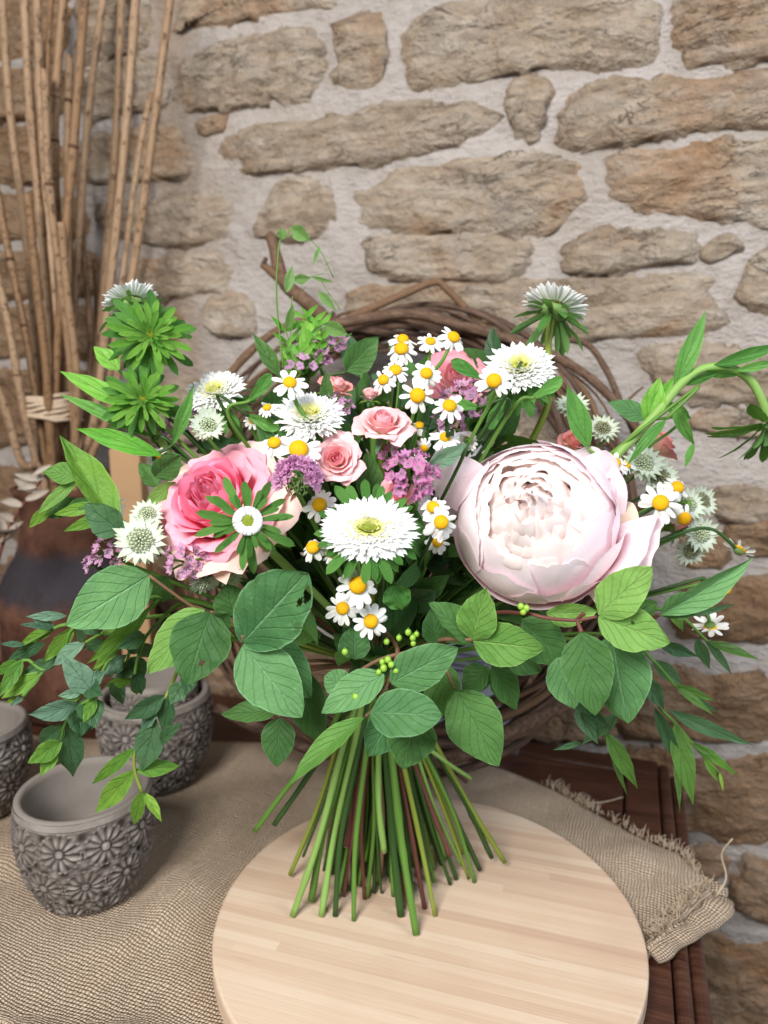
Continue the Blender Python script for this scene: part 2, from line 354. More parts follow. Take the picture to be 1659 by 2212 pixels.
GROW = 0.0068
def build_stone(poly, bulge=0.012, seed=0):
    P = [Vector((a, b)) for a, b in poly]
    # one corner cut, then an even resampling of the outline
    Q = []
    for i, p in enumerate(P):
        q = P[(i + 1) % len(P)]; Q += [p.lerp(q, 0.12), p.lerp(q, 0.88)]
    D = [0]
    for i in range(len(Q)): D.append(D[-1] + (Q[(i + 1) % len(Q)] - Q[i]).length)
    per = D[-1]; N = max(60, min(200, int(per / 0.004))); R = []
    k = 0
    for i in range(N):
        d = per * i / N
        while D[k + 1] < d: k += 1
        f = (d - D[k]) / max(1e-9, D[k + 1] - D[k]); R.append(Q[k].lerp(Q[(k + 1) % len(Q)], f))
    c = sum(R, Vector((0, 0))) / N
    grown = []
    for i in range(N):
        t_ = R[(i + 1) % N] - R[i - 1]; n_ = Vector((t_.y, -t_.x)).normalized()
        if n_.dot(R[i] - c) < 0: n_ = -n_
        grown.append(R[i] + n_ * GROW)
    R = grown
    zs = [p.y for p in R]; zmin, zmax = min(zs), max(zs)
    sd = Vector((seed * 3.1, seed * 1.7, seed * 0.9))
    rings = [1.0, .985, .965, .94, .91, .88, .84, .80, .75, .70, .64, .58, .52, .45, .38, .30, .22, .12]
    V, F, U = [], [], []
    for s in rings:
        for p in R:
            q = c + (p - c) * s
            jag = noise.fractal(Vector((p.x * 45, 0, p.y * 45)) + sd, 0.6, 2.0, 6) * 0.009
            if s > 0.9: q = q + (p - c).normalized() * jag
            w3 = Vector((q.x, 0, q.y))
            edge = 1 - s ** 9
            low = 1.0 - (q.y - zmin) / max(1e-6, zmax - zmin)
            strata = noise.ridged_multi_fractal(Vector((q.x * 9, 0, q.y * 34)) + sd, 0.9, 2.1, 4, 1.0, 2.0) - 1.1
            rough = noise.fractal(w3 * 24 + sd, 0.75, 2.0, 6)
            lg = q.y * 42 + 1.6 * noise.noise(w3 * 9 + sd); fl = lg - math.floor(lg); rough += .9 * (fl ** 4) * max(0.0, noise.noise(w3 * 13 + sd * 2) + .25)
            h = -0.0085 + edge * (bulge + 0.0135) + 0.0035 * low * min(1, 4 * (1 - s)) + (strata * 0.0048 + rough * 0.0062) * min(1, .25 + edge * 1.3)
            if s < .82: h = max(h, .0040 + .25 * max(-.012, h - .0040))
            V.append(Vector((q.x, h, q.y))); U.append((s, low))
    n = len(rings)
    for i in range(n - 1):
        for j in range(N):
            k2 = (j + 1) % N; F.append((i * N + j, (i + 1) * N + j, (i + 1) * N + k2, i * N + k2))
    V.append(Vector((c.x, bulge + 0.007, c.y))); U.append((0, .5))
    for j in range(N): F.append(((n - 1) * N + j, len(V) - 1, (n - 1) * N + (j + 1) % N))
    a = sum((R[i].x * R[(i + 1) % N].y - R[(i + 1) % N].x * R[i].y) for i in range(N))
    if a < 0: F = [f[::-1] for f in F]
    return V, F, U
z1 = lambda x, y: (x / 2.0, y / 2.0)
z2 = lambda x, y: ((900 + x / 1.6265) / 1.1573, y / 1.6265 / 1.1573)
z5 = lambda x, y: ((1080 + x / 1.975) / 1.1573, (680 + y / 1.975) / 1.1573)
za = lambda x, y: ((1480 + x / 3.159) / 1.1573, (1000 + y / 3.159) / 1.1573)
zb = lambda x, y: ((1620 + x / 2.304) / 1.1573, (1600 + y / 2.304) / 1.1573)
zd = lambda x, y: (x, y)
STONES = [
 (z1, [(740,140),(760,60),(770,-90),(1500,-90),(1460,5),(1300,30),(1120,60),(940,100),(830,95)]),
 (z2, [(170,90),(215,50),(420,25),(800,-50),(1190,-70),(1215,30),(1210,150),(1195,245),(1010,270),(880,270),(740,265),(620,300),(480,325),(330,345),(200,355),(175,310),(175,200)]),
 (z2, [(1285,60),(1310,-60),(1760,-80),(1760,230),(1460,250),(1315,270),(1300,200),(1280,120)]),
 (z1, [(1450,115),(1560,85),(1640,75),(1665,120),(1660,300),(1640,370),(1600,400),(1480,395),(1470,250),(1450,170)]),
 (z2, [(620,345),(690,330),(765,335),(770,390),(735,440),(745,500),(690,548),(640,530),(615,480),(610,420)]),
 (z2, [(830,400),(880,360),(1040,330),(1190,350),(1290,325),(1480,335),(1760,290),(1760,500),(1540,505),(1400,515),(1280,540),(1100,570),(900,598),(820,595),(820,520)]),
 (z2, [(1000,640),(1150,625),(1330,605),(1560,575),(1760,565),(1760,890),(1560,890),(1330,885),(1200,850),(1080,820),(1000,795),(1010,730)]),
 (z2, [(-30,800),(80,740),(210,680),(330,670),(430,650),(640,635),(800,645),(920,690),(955,760),(930,830),(870,870),(830,950),(700,955),(560,950),(400,930),(250,945),(100,925),(-20,890)]),
 (z2, [(10,975),(150,962),(300,975),(450,968),(720,985),(715,1020),(650,1100),(590,1130),(450,1130),(150,1125),(60,1100),(5,1090)]),
 (z2, [(840,1000),(960,955),(1150,950),(1330,955),(1385,1000),(1370,1035),(1150,1075),(980,1105),(800,1100),(830,1060)]),
 (z2, [(1390,1040),(1440,990),(1500,965),(1530,990),(1480,1030),(1420,1055)]),
 (z2, [(480,1170),(620,1150),(900,1145),(1200,1140),(1400,1110),(1450,1180),(1450,1250),(1500,1310),(1350,1360),(1000,1370),(700,1360),(500,1320),(460,1250)]),
 (z2, [(1550,1170),(1600,1050),(1760,960),(1760,1260),(1600,1245),(1530,1210)]),
 (z1, [(930,640),(1000,590),(1150,555),(1400,530),(1560,510),(1620,467),(1770,457),(1875,435),(1960,478),(2130,467),(2190,483),(2150,542),(2086,563),(2020,616),(1820,648),(1660,690),(1500,705),(1300,720),(1060,750),(980,730)]),
 (z1, [(765,300),(830,245),(960,200),(1130,150),(1250,130),(1340,140),(1400,190),(1400,300),(1370,420),(1250,440),(1200,410),(1130,440),(1000,465),(820,470),(765,430)]),
 (z1, [(350,330),(500,260),(740,240),(740,450),(600,480),(480,505),(360,515)]),
 (z1, [(350,-80),(640,-80),(660,60),(660,200),(600,230),(420,260),(340,260)]),
 (z1, [(590,570),(700,545),(790,565),(850,740),(800,760),(640,775),(540,790),(330,790),(320,620)]),
 (z1, [(620,900),(740,850),(900,860),(1010,900),(1000,1000),(900,1040),(760,1060),(600,1040),(450,1010),(400,900)]),
 (z1, [(1090,990),(1130,920),(1210,790),(1350,790),(1440,830),(1450,900),(1400,1020),(1250,1025),(1110,1010)]),
 (z1, [(860,545),(970,512),(965,550),(880,575)]),
 (z1, [(600,1140),(750,1110),(940,1100),(1020,1170),(990,1240),(800,1270),(620,1280),(500,1240)]),
 (z1, [(900,1320),(1000,1270),(1100,1310),(1110,1440),(950,1450),(880,1390)]),
 (z1, [(-220,-80),(300,-80),(310,230),(-60,270),(-220,240)]),
 (z1, [(-220,310),(310,290),(320,500),(-220,520)]),
 (z1, [(-220,570),(290,560),(300,780),(-220,800)]),
 (z1, [(-220,850),(370,850),(410,1010),(-220,1040)]),
 (z1, [(-220,1100),(450,1090),(470,1260),(-220,1290)]),
 (z1, [(-220,1340),(820,1330),(830,1500),(300,1540),(-220,1540)]),
 (z1, [(1500,1260),(1900,1235),(2330,1260),(2350,1340),(1900,1370),(1480,1330)]),
 (za, [(1000,700),(1200,690),(1460,760),(1460,900),(1250,960),(1100,930),(950,850)]),
 (za, [(1100,980),(1460,940),(1460,1200),(1250,1220),(1060,1100)]),
 (za, [(700,1120),(1030,1090),(1060,1200),(1000,1290),(760,1300)]),
 (za, [(780,1440),(1100,1400),(1460,1420),(1460,1850),(1000,1900),(700,1840),(560,1640)]),
 (zb, [(-200,170),(110,150),(250,165),(350,215),(760,195),(760,440),(740,560),(400,570),(150,560),(-200,560)]),
 (zb, [(-260,640),(0,620),(200,645),(480,685),(760,670),(760,1195),(440,1170),(340,1110),(100,1110),(-260,1060)]),
 (zb, [(60,1200),(420,1195),(450,1320),(300,1400),(60,1400)]),
 (zb, [(570,1260),(760,1250),(760,1660),(600,1590),(490,1500),(485,1390),(560,1345)]),
 (zb, [(230,1720),(420,1690),(600,1740),(760,1750),(760,2320),(230,2320)]),
 (z5, [(1030,390),(1180,365),(1500,395),(1740,420),(1740,640),(1500,640),(1280,600),(1100,560)]),
 (z5, [(1300,690),(1740,700),(1740,800),(1450,790),(1260,740)]),
 (zd, [(1040,900),(1240,890),(1290,980),(1280,1080),(1060,1080)]),
 (zd, [(500,830),(760,815),(780,950),(520,960)]), (zd, [(800,830),(1000,840),(1010,950),(810,950)]),
 (zd, [(300,820),(470,820),(480,960),(300,960)]), (zd, [(330,1000),(640,990),(650,1140),(340,1140)]),
 (zd, [(680,990),(1000,990),(1000,1130),(690,1140)]), (zd, [(1040,1110),(1330,1110),(1380,1250),(1050,1250)]),
 (zd, [(300,1180),(600,1180),(610,1330),(310,1330)]), (zd, [(640,1180),(1000,1180),(1000,1320),(650,1330)]),
 (zd, [(1060,1300),(1420,1290),(1440,1400),(1070,1420)]), (zd, [(300,1380),(1020,1370),(1020,1500),(310,1520)]),
 (zd, [(-80,800),(260,800),(260,960),(-80,960)]), (zd, [(-80,1010),(290,1000),(290,1160),(-80,1160)]),
 (zd, [(-80,1210),(260,1200),(260,1500),(-80,1500)]), (zd, [(1060,1450),(1330,1440),(1330,1600),(1060,1600)]),
]
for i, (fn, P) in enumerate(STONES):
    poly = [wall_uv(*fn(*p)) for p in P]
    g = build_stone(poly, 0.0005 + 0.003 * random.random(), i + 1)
    obj('stone', mesh('stone', g[0], g[1], MT['ochre' if sum(p[1] for p in poly) / len(poly) < .22 or sum(p[0] for p in poly) / len(poly) < -.66 else 'stone'], g[2]), wall, WALLM)  # low stones are ochre; leftmost ones take it too, painting in dimmer light

# ================================================================== table, burlap, bamboo board
TZ = -0.022
def wood_mat():
    m = Mat('old_dark_wood'); o = m.obj()
    a = m.noise(m.scale(o, (1.5, 14, 6)), 6, 6, 0.6, 1.0); b = m.noise(m.scale(o, (3, 60, 20)), 6, 4)
    c = m.n('MapRange', {'Value': m.noise(o, 18, 6, 0.7, 0.5), 'From Min': 0.58, 'From Max': 0.74}).outputs[0]
    col = m.ramp(m.math('MULTIPLY_ADD', b, 0.35, m.math('MULTIPLY', a, 0.65)), [(0.25, L('24140e')), (0.5, L('47291d')), (0.75, L('654232'))])
    col = m.mix(m.math('MULTIPLY', c, 0.6), col, L('1a0f0c'))
    sc_ = m.n('MapRange', {'Value': m.noise(m.scale(o, (4, 40, 8)), 30, 3, .7), 'From Min': 0.68, 'From Max': 0.76}).outputs[0]
    col = m.mix(m.math('MULTIPLY', sc_, 0.4), col, L('9a7a62'))
    return m.finish(col, m.math('MULTIPLY_ADD', a, 0.35, 0.25), m.bump(m.math('ADD', a, b), 0.35, 0.0015), 0.45)
MT['wood'] = wood_mat()
# local frame of the table: x along its back edge to the left, y towards the camera, from the back right corner
TC = ptz(1462, 1652, TZ); TX = -WD; TY = WN
TM = Matrix((TX, TY, TX.cross(TY))).transposed().to_4x4(); TM.translation = TC
if TM.col[2][2] < 0:
    TM = Matrix((TX, TY, Vector((0, 0, 1)))).transposed().to_4x4(); TM.translation = TC
table = thing('wooden_table', 'old dark reddish wooden table under the burlap, with a moulded right edge', 'table', TC)
def bevbox(name, a, b, mat, parent, M, r=0.003, seg=2):
    me = mesh(name, *box(a, b)[:2], mat, smooth=False)
    import bmesh
    bm = bmesh.new(); bm.from_mesh(me); bmesh.ops.recalc_face_normals(bm, faces=bm.faces)
    bmesh.ops.bevel(bm, geom=bm.edges[:], offset=r, segments=seg, profile=0.5, affect='EDGES')
    bm.to_mesh(me); bm.free()
    return obj(name, me, parent, M)
# panels, rails and mouldings
bevbox('panel', (0.052, 0.03, -0.02), (1.15, 0.262, 0.0), MT['wood'], table, TM, 0.002)
bevbox('panel', (0.052, 0.278, -0.02), (1.15, 0.80, -0.0015), MT['wood'], table, TM, 0.002)
bevbox('rail', (0.018, 0.0, -0.024), (1.15, 0.029, 0.0012), MT['wood'], table, TM, 0.003)
bevbox('cross_rail', (0.0505, 0.263, -0.02), (1.15, 0.277, 0.003), MT['wood'], table, TM, 0.003, 3)
bevbox('side_rail', (0.0195, 0.030, -0.024), (0.0505, 0.80, 0.0022), MT['wood'], table, TM, 0.0025)
bevbox('moulding', (0.008, 0.010, -0.026), (0.0185, 0.80, 0.004), MT['wood'], table, TM, 0.004, 3)
bevbox('moulding', (-0.004, 0.014, -0.034), (0.0072, 0.80, -0.004), MT['wood'], table, TM, 0.004, 3)
bevbox('apron', (0.004, 0.012, -0.16), (1.15, 0.78, -0.0345), MT['wood'], table, TM, 0.002)
for lx in (0.012, 1.09):
    for ly in (0.02, 0.72): bevbox('leg', (lx, ly, -0.75), (lx + 0.05, ly + 0.05, -0.161), MT['wood'], table, TM, 0.003)

def burlap_mat():
    m = Mat('burlap'); u, v = m.uv(); o = m.obj()
    d1 = m.math('MULTIPLY', m.math('SUBTRACT', m.noise(o, 38, 4), 0.5), 0.009)
    d2 = m.math('MULTIPLY', m.math('SUBTRACT', m.noise(m.scale(o, (1, 1, 1.3)), 31, 4), 0.5), 0.009)
    P = 0.0025
    pu = m.math('MULTIPLY', m.math('ADD', u, d1), math.pi / P); pv = m.math('MULTIPLY', m.math('ADD', v, d2), math.pi / P)
    su = m.math('SINE', pu); sv = m.math('SINE', pv)
    a = m.math('ABSOLUTE', su); b = m.math('ABSOLUTE', sv)
    # plain weave: warp on top in the even cells, weft in the odd ones
    par = m.math('MODULO', m.math('ADD', m.math('FLOOR', m.math('DIVIDE', pu, math.pi)), m.math('FLOOR', m.math('DIVIDE', pv, math.pi))), 2.0)
    par = m.math('ABSOLUTE', par)
    ev = m.math('MULTIPLY', m.math('POWER', a, 0.75), m.math('POWER', b, 0.30)); od = m.math('MULTIPLY', m.math('POWER', b, 0.75), m.math('POWER', a, 0.30))
    h = m.math('ADD', m.math('MULTIPLY', ev, m.math('SUBTRACT', 1.0, par)), m.math('MULTIPLY', od, par))
    fib = m.noise(m.scale(o, (1, 1, 1)), 900, 2)
    big = m.noise(o, 9, 4); thr = m.noise(m.n('CombineXYZ', {0: m.math('MULTIPLY', u, 30.0), 1: m.math('MULTIPLY', v, 340.0)}).outputs[0], 1.0, 2)
    thr2 = m.noise(m.n('CombineXYZ', {0: m.math('MULTIPLY', u, 340.0), 1: m.math('MULTIPLY', v, 30.0)}).outputs[0], 1.0, 2)
    col = m.mix(m.math('MULTIPLY_ADD', m.math('ADD', thr, thr2), 0.7, -0.2), L('bda388'), L('e6d3bd'))
    col = m.mix(m.math('MULTIPLY', big, 0.35), col, L('ae9274'))
    gap = m.n('MapRange', {'Value': h, 'From Min': 0.52, 'From Max': 0.18}).outputs[0]
    col = m.mix(m.math('MULTIPLY', gap, 0.7), col, L('5a4632'))
    spot = m.n('MapRange', {'Value': m.noise(o, 26, 3), 'From Min': 0.70, 'From Max': 0.78}).outputs[0]
    col = m.mix(m.math('MULTIPLY', spot, 0.5), col, L('7a5f44'))
    return m.finish(col, 0.95, m.bump(m.math('ADD', h, m.math('MULTIPLY', fib, 0.25)), 1.0, 0.0016), 0.1)
MT['burlap'] = burlap_mat()
# outline of the cloth on the table top: back edge and right edge traced, the rest runs off to the left and to the camera
DC = Vector((0.030, 0.449, 0.0)); DR = 0.147; DT = 0.015
back = [ptz(*p, TZ + .003) for p in [(-300,1560),(200,1600),(640,1610),(900,1640),(1040,1655),(1120,1680),(1226,1724),(1282,1758),(1388,1817),(1464,1848),(1512,1897)]]
right = [ptz(*p, TZ + .003) for p in [(1512,1897),(1556,1925),(1570,1945),(1500,2006),(1464,2024),(1396,2074)]]
front = [ptz(*p, TZ + .003) for p in [(1396,2074),(1300,2200),(1150,2420),(900,2560),(500,2600),(15,2240),(-500,1900)]]
def cloth():
    up = catmull(back, 90); lo = catmull(list(reversed(front)), 90)
    # rows run from the back edge to the front edge; the right hem closes the side
    V, F, U = [], [], []
    rr = catmull(right, 40)
    n, mm = 90, 60
    for i in range(n + 1):
        t = i / n
        for j in range(mm + 1):
            s = j / mm
            p = up[i].lerp(lo[i], s)
            if t > 0.0:
                e = rr[int(s * 40)]; k = t ** 14
                p = p.lerp(e, k)
            q = Vector((p.x, p.y, 0))
            dd = (q - Vector((DC.x, DC.y, 0))).length
            fold = noise.fractal(Vector((q.x * 5 + q.y * 3, q.y * 13 - q.x * 6, 0)), 1.0, 2.0, 3) * 0.012 + 0.005
            fold += 0.0055 * math.sin((q.y * 0.9 + q.x * 0.35) * 55 + 3 * noise.noise(q * 8)) * max(0, min(1, (-q.x - 0.02) / 0.1))
            k = max(0.0, min(1.0, (dd - DR - 0.004) / 0.05))
            k *= min(1.0, .1 + s * 5) * min(1.0, .25 + (1 - t) * 6)
            z = TZ + 0.0048 + max(0.0, fold) * k
            for (px_, py_, rr_) in ((-0.226, 0.497, 0.045), (-0.372, 0.60, 0.045), (-0.222, 0.655, 0.047)):
                dp = math.hypot(q.x - px_, q.y - py_); kk = max(0.0, min(1.0, (dp - rr_) / 0.03)); z = TZ + 0.0055 + (z - TZ - 0.0055) * kk
            if dd < DR + 0.004: z = TZ + 0.0050
            hem = max(0.0, (t - 0.93) / 0.07)
            z += 0.008 * hem * hem * (0.6 + 0.6 * math.sin(s * 9)) * (0.3 + s)
            V.append(Vector((p.x, p.y, z)))
            w_ = (p.x * 0.93 - p.y * 0.36, p.x * 0.36 + p.y * 0.93); U.append(w_)
    for i in range(n):
        for j in range(mm):
            a = i * (mm + 1) + j; F.append((a, a + mm + 1, a + mm + 2, a + 1))
    return V, F, U
cl = cloth()
burlap = thing('burlap_cloth', 'natural jute burlap cloth spread over the table under the pots and board', 'cloth', (DC.x, DC.y, TZ + .005))
clo = obj('cloth', mesh('burlap', cl[0], cl[1], MT['burlap'], cl[2]), burlap)
sm = clo.modifiers.new('thick', 'SOLIDIFY'); sm.thickness = 0.0016; sm.offset = 1
# the rolled hem at the right end and the frayed threads of the edge
hp = [ptz(1404,2068,TZ+.006), ptz(1450,2030,TZ+.012), ptz(1500,1995,TZ+.016), ptz(1545,1960,TZ+.016), ptz(1560,1935,TZ+.014)]
hv = tube(hp, 0.009, 0.010, 30, 14, 0.35)
hv = ([Vector((v.x, v.y, TZ + .010 + (v.z - TZ - .010) * .42 + .003 * noise.noise(v * 70))) for v in hv[0]], hv[1], hv[2])
hv = (hv[0], hv[1], [(a * 0.11, b * 0.06) for a, b in hv[2]])
obj('rolled_hem', mesh('rolled_hem', hv[0], hv[1], MT['burlap'], hv[2]), burlap)
hp = [ptz(1408,2030,TZ+.010), ptz(1450,1985,TZ+.014), ptz(1490,1950,TZ+.015), ptz(1525,1918,TZ+.016)]
hv = tube(hp, 0.004, 0.006, 24, 10, 0.5); hv = ([Vector((v.x, v.y, TZ + .012 + (v.z - TZ - .012) * .5)) for v in hv[0]], hv[1], hv[2]); hv = (hv[0], hv[1], [(a * 0.1, b * 0.03) for a, b in hv[2]])
obj('rolled_hem', mesh('rolled_hem', hv[0], hv[1], MT['burlap'], hv[2]), burlap)
MT['jute'] = plain('jute_thread', L('a8937a'), L('cbb9a2'), 0.95, 300, 0.3)
fr = []
ub = catmull(back, 200)
for k in range(230):
    p = ub[random.randint(110, 199)] + Vector((random.uniform(-.003, .003), random.uniform(-.004, .002), random.uniform(0.002, .006)))
    d = Vector((random.uniform(-.2, .6), random.uniform(.2, 1), random.uniform(-.2, .9))).normalized() * random.uniform(.004, .011)
    fr.append(tube([p, p + d * .5 + Vector((0, 0, .001)), p + d + Vector((random.uniform(-.003, .003), 0, -.001))], 0.00045, 0.0002, 4, 4))
for k in range(320):
    s = random.random(); p = Vector(hp[0]).lerp(Vector(hp[3]), s) + Vector((random.uniform(-.004, .004), random.uniform(-.004, .004), .004))
    d = Vector((random.uniform(-1, .3), random.uniform(-.8, .3), random.uniform(.1, .8))).normalized() * random.uniform(.004, .010)
    fr.append(tube([p, p + d * .6, p + d], 0.00045, 0.0002, 3, 4))
p = ptz(1548, 1935, TZ + .016); fr.append(tube([p, p + Vector((.008, .004, .012)), p + Vector((.004, .006, .030)), p + Vector((.010, .004, .044))], .0009, .0006, 12, 5))
p = ptz(1250, 1733, TZ + .004); fr.append(tube([p, ptz(1300, 1733, TZ + .004), ptz(1346, 1722, TZ + .006)], .0007, .0005, 10, 5))
fg = join(fr); stuff(obj('frayed_threads', mesh('frayed_threads', fg[0], fg[1], MT['jute']), burlap))

def bamboo_mat():
    m = Mat('bamboo'); o = m.obj()
    rot = m.n('Mapping'); m.put(rot.inputs[0], o); rot.inputs['Rotation'].default_value = (0, 0, math.radians(17))
    x = m.n('SeparateXYZ'); m.put(x.inputs[0], rot.outputs[0])
    strip = m.math('FLOOR', m.math('MULTIPLY', x.outputs[1], 130.0))
    sr = m.n('TexWhiteNoise', {'W': strip}, noise_dimensions='1D').outputs[0]
    off = m.math('MULTIPLY', sr, 9.0)
    blk = m.math('FLOOR', m.math('ADD', m.math('MULTIPLY', x.outputs[0], 1.6), off))
    br = m.n('TexWhiteNoise', {'Vector': m.n('CombineXYZ', {0: strip, 1: blk}).outputs[0]}, noise_dimensions='2D').outputs[0]
    gr = m.noise(m.n('CombineXYZ', {0: m.math('MULTIPLY', x.outputs[0], 9.0), 1: m.math('MULTIPLY', x.outputs[1], 900.0), 2: off}).outputs[0], 1.0, 4, 0.6)
    g2 = m.noise(m.n('CombineXYZ', {0: m.math('MULTIPLY', x.outputs[0], 4.0), 1: m.math('MULTIPLY', x.outputs[1], 60.0)}).outputs[0], 1.0, 4, 0.6)
    f = m.math('ADD', m.math('MULTIPLY', br, 0.30), m.math('ADD', m.math('MULTIPLY', gr, 0.38), m.math('MULTIPLY', g2, 0.35)))
    col = m.ramp(f, [(0.25, L('bf9f88')), (0.5, L('d3b89e')), (0.75, L('dfcab2'))])
    knot = m.n('MapRange', {'Value': m.noise(m.n('CombineXYZ', {0: m.math('MULTIPLY', x.outputs[0], 14.0), 1: m.math('MULTIPLY', x.outputs[1], 150.0), 2: off}).outputs[0], 1.0, 2), 'From Min': 0.70, 'From Max': 0.8}).outputs[0]
    col = m.mix(m.math('MULTIPLY', knot, 0.45), col, L('a68368'))
    seam = m.math('FRACT', m.math('MULTIPLY', x.outputs[1], 130.0))
    sm_ = m.n('MapRange', {'Value': seam, 'From Min': 0.05, 'From Max': 0.0}).outputs[0]
    col = m.mix(m.math('MULTIPLY', sm_, 0.25), col, L('a3826a'))
    spk = m.n('MapRange', {'Value': m.noise(o, 240, 2), 'From Min': 0.76, 'From Max': 0.80}).outputs[0]
    col = m.mix(m.math('MULTIPLY', spk, 0.5), col, L('6a4c38'))
    wet = m.n('MapRange', {'Value': m.noise(o, 11, 3), 'From Min': 0.5, 'From Max': 0.75}).outputs[0]
    col = m.mix(m.math('MULTIPLY', wet, 0.22), col, L('b8977c'))
    return m.finish(col, m.math('MULTIPLY_ADD', g2, 0.3, 0.36), m.bump(gr, 0.2, 0.0005), 0.35)
MT['bamboo'] = bamboo_mat()
prof = [(0.0, -DT), (DR - .002, -DT), (DR, -DT + .002), (DR, -.0022), (DR - .0006, -.0007), (DR - .002, 0.0), (0.0, 0.0)]
g = lathe(prof, 160)
tag(obj('bamboo_board', mesh('bamboo_board', g[0], g[1], MT['bamboo'], g[2], True), None, Matrix.Translation(DC)), 'round pale bamboo turntable board under the bouquet stems', 'board')
bo = bpy.data.objects['bamboo_board']
for p_ in bo.data.polygons: p_.use_smooth = False

# ================================================================== embossed pots
def pot_mat(name, c1, c2, c3):
    m = Mat(name); o = m.obj(); a = m.noise(o, 40, 6, .65); b = m.noise(o, 250, 4)
    x, y = m.uv()
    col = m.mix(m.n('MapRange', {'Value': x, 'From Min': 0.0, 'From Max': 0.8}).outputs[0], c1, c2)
    wear = m.n('MapRange', {'Value': a, 'From Min': 0.4, 'From Max': 0.65}).outputs[0]
    col = m.mix(m.math('MULTIPLY', wear, 0.6), col, c3)
    return m.finish(col, 0.88, m.bump(m.math('ADD', a, b), 0.5, 0.0012), 0.15)
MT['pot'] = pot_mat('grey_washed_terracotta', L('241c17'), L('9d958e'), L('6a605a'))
MT['potin'] = plain('pot_inside', L('7b736c'), L('938a82'), 0.9, 45, 0.3)
def relief(a, z, R):
    # daisy medallions in a staggered lattice; x and y in medallion units
    s = 0.030
    x = a * R / s; y = z / s * 1.02 - 0.08
    best = None; nx = round(2 * math.pi * R / s); x = a / (2 * math.pi) * nx
    row = math.floor(y + 0.5)
    for rr in (row - 1, row, row + 1):
        sh = 0.5 * (rr % 2)
        cx = round(x - sh) + sh
        d = math.hypot(x - cx, y - rr)
        if best is None or d < best[0]: best = (d, math.atan2(y - rr, x - cx), rr)
    d, th, rr = best
    if d < 0.10: h = 1.0 - (d / 0.10) ** 2 * 0.35
    elif d < 0.44:
        pet = abs(math.cos(th * 6 + rr)); h = max(0.0, pet ** 1.2) * (1 - ((d - 0.29) / 0.17) ** 2 * 0.6)
        if d < 0.15: h *= (d - 0.10) / 0.05
    elif d < 0.50: h = 0.55 * abs(math.cos(th * 12)) + 0.2
    else:
        h = 0.35 + 0.5 * math.sin(x * 14) * math.sin(y * 14)
    return max(0.0, min(1.0, h))
def pot_mesh(R, H, seg=300, rows=120):
    V, F, U = [], [], []
    def rad(t): return R * (0.68 + 0.30 * math.sin(min(1.0, t * 1.35) * math.pi / 2) ** 0.9 + 0.02 * math.sin(t * math.pi) - 0.045 * max(0, (t - .6) / .4) ** 2)
    for i in range(rows + 1):
        t = i / rows; z = H * t
        for j in range(seg):
            a = 2 * math.pi * j / seg
            k = min(1.0, max(0.0, (t - .03) / .04)) * min(1.0, max(0.0, (0.94 - t) / .03))
            h = relief(a, z, R) * k
            wv = noise.noise(Vector((math.cos(a) * 3, math.sin(a) * 3, z * 80))) * 0.0006; h *= .75 + .5 * noise.noise(Vector((math.cos(a) * 9, math.sin(a) * 9, z * 200)))
            r = rad(t) + h * 0.0024 + wv + (0.0016 if t >= .94 else 0)
            if t < .03: r -= .003 * (1 - t / .03) ** 2
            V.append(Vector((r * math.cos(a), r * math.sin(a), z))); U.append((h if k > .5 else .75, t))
    for i in range(rows):
        for j in range(seg):
            k = (j + 1) % seg; F.append((i * seg + j, i * seg + k, (i + 1) * seg + k, (i + 1) * seg + j))
    F.append(tuple(range(seg))[::-1])
    rim = rad(1) + .0016
    inner = [(rim - .0004, H), (rim - .0012, H + .0011), (rim - .0035, H + .0014), (rim - .0055, H + .0006), (rim - .0062, H - .004), (rim - .0075, H * .55), (R * .60, H * .14), (R * .45, .008), (0.0001, .007)]
    return (V, F, U), lathe(inner, 96)
pg, pin = pot_mesh(0.0495, 0.082)
pot_me = mesh('pot_body', pg[0], pg[1], MT['pot'], pg[2]); pot_in = mesh('pot_lining', pin[0], pin[1], MT['potin'])
def pot(label, x, y, z, s=1.0, spin=0.0, tilt=0.0):
    t = thing('embossed_pot', label, 'pot', (x, y, z), 'embossed pots on the burlap')
    M = Matrix.Translation((x, y, z)) @ Matrix.Rotation(tilt, 4, 'X') @ Matrix.Rotation(spin, 4, 'Z') @ Matrix.Scale(s, 4)
    obj('body', pot_me, t, M); obj('lining', pot_in, t, M)
PZ = TZ + 0.0075
pot('grey pot embossed with daisies, nearest of all, empty and standing alone', -0.226, 0.497, PZ, 1.0, 0.35)
pot('embossed grey pot cut off by the left border of the photo', -0.372, 0.600, PZ, 1.0, 1.2)
pot('shaded brown-grey embossed pot behind the front pot, holding a smaller one', -0.222, 0.655, PZ, 1.08, 2.0)
pot('smaller embossed pot nested inside the shaded pot under the eucalyptus', -0.222, 0.657, PZ + 0.040, 0.80, 0.7)

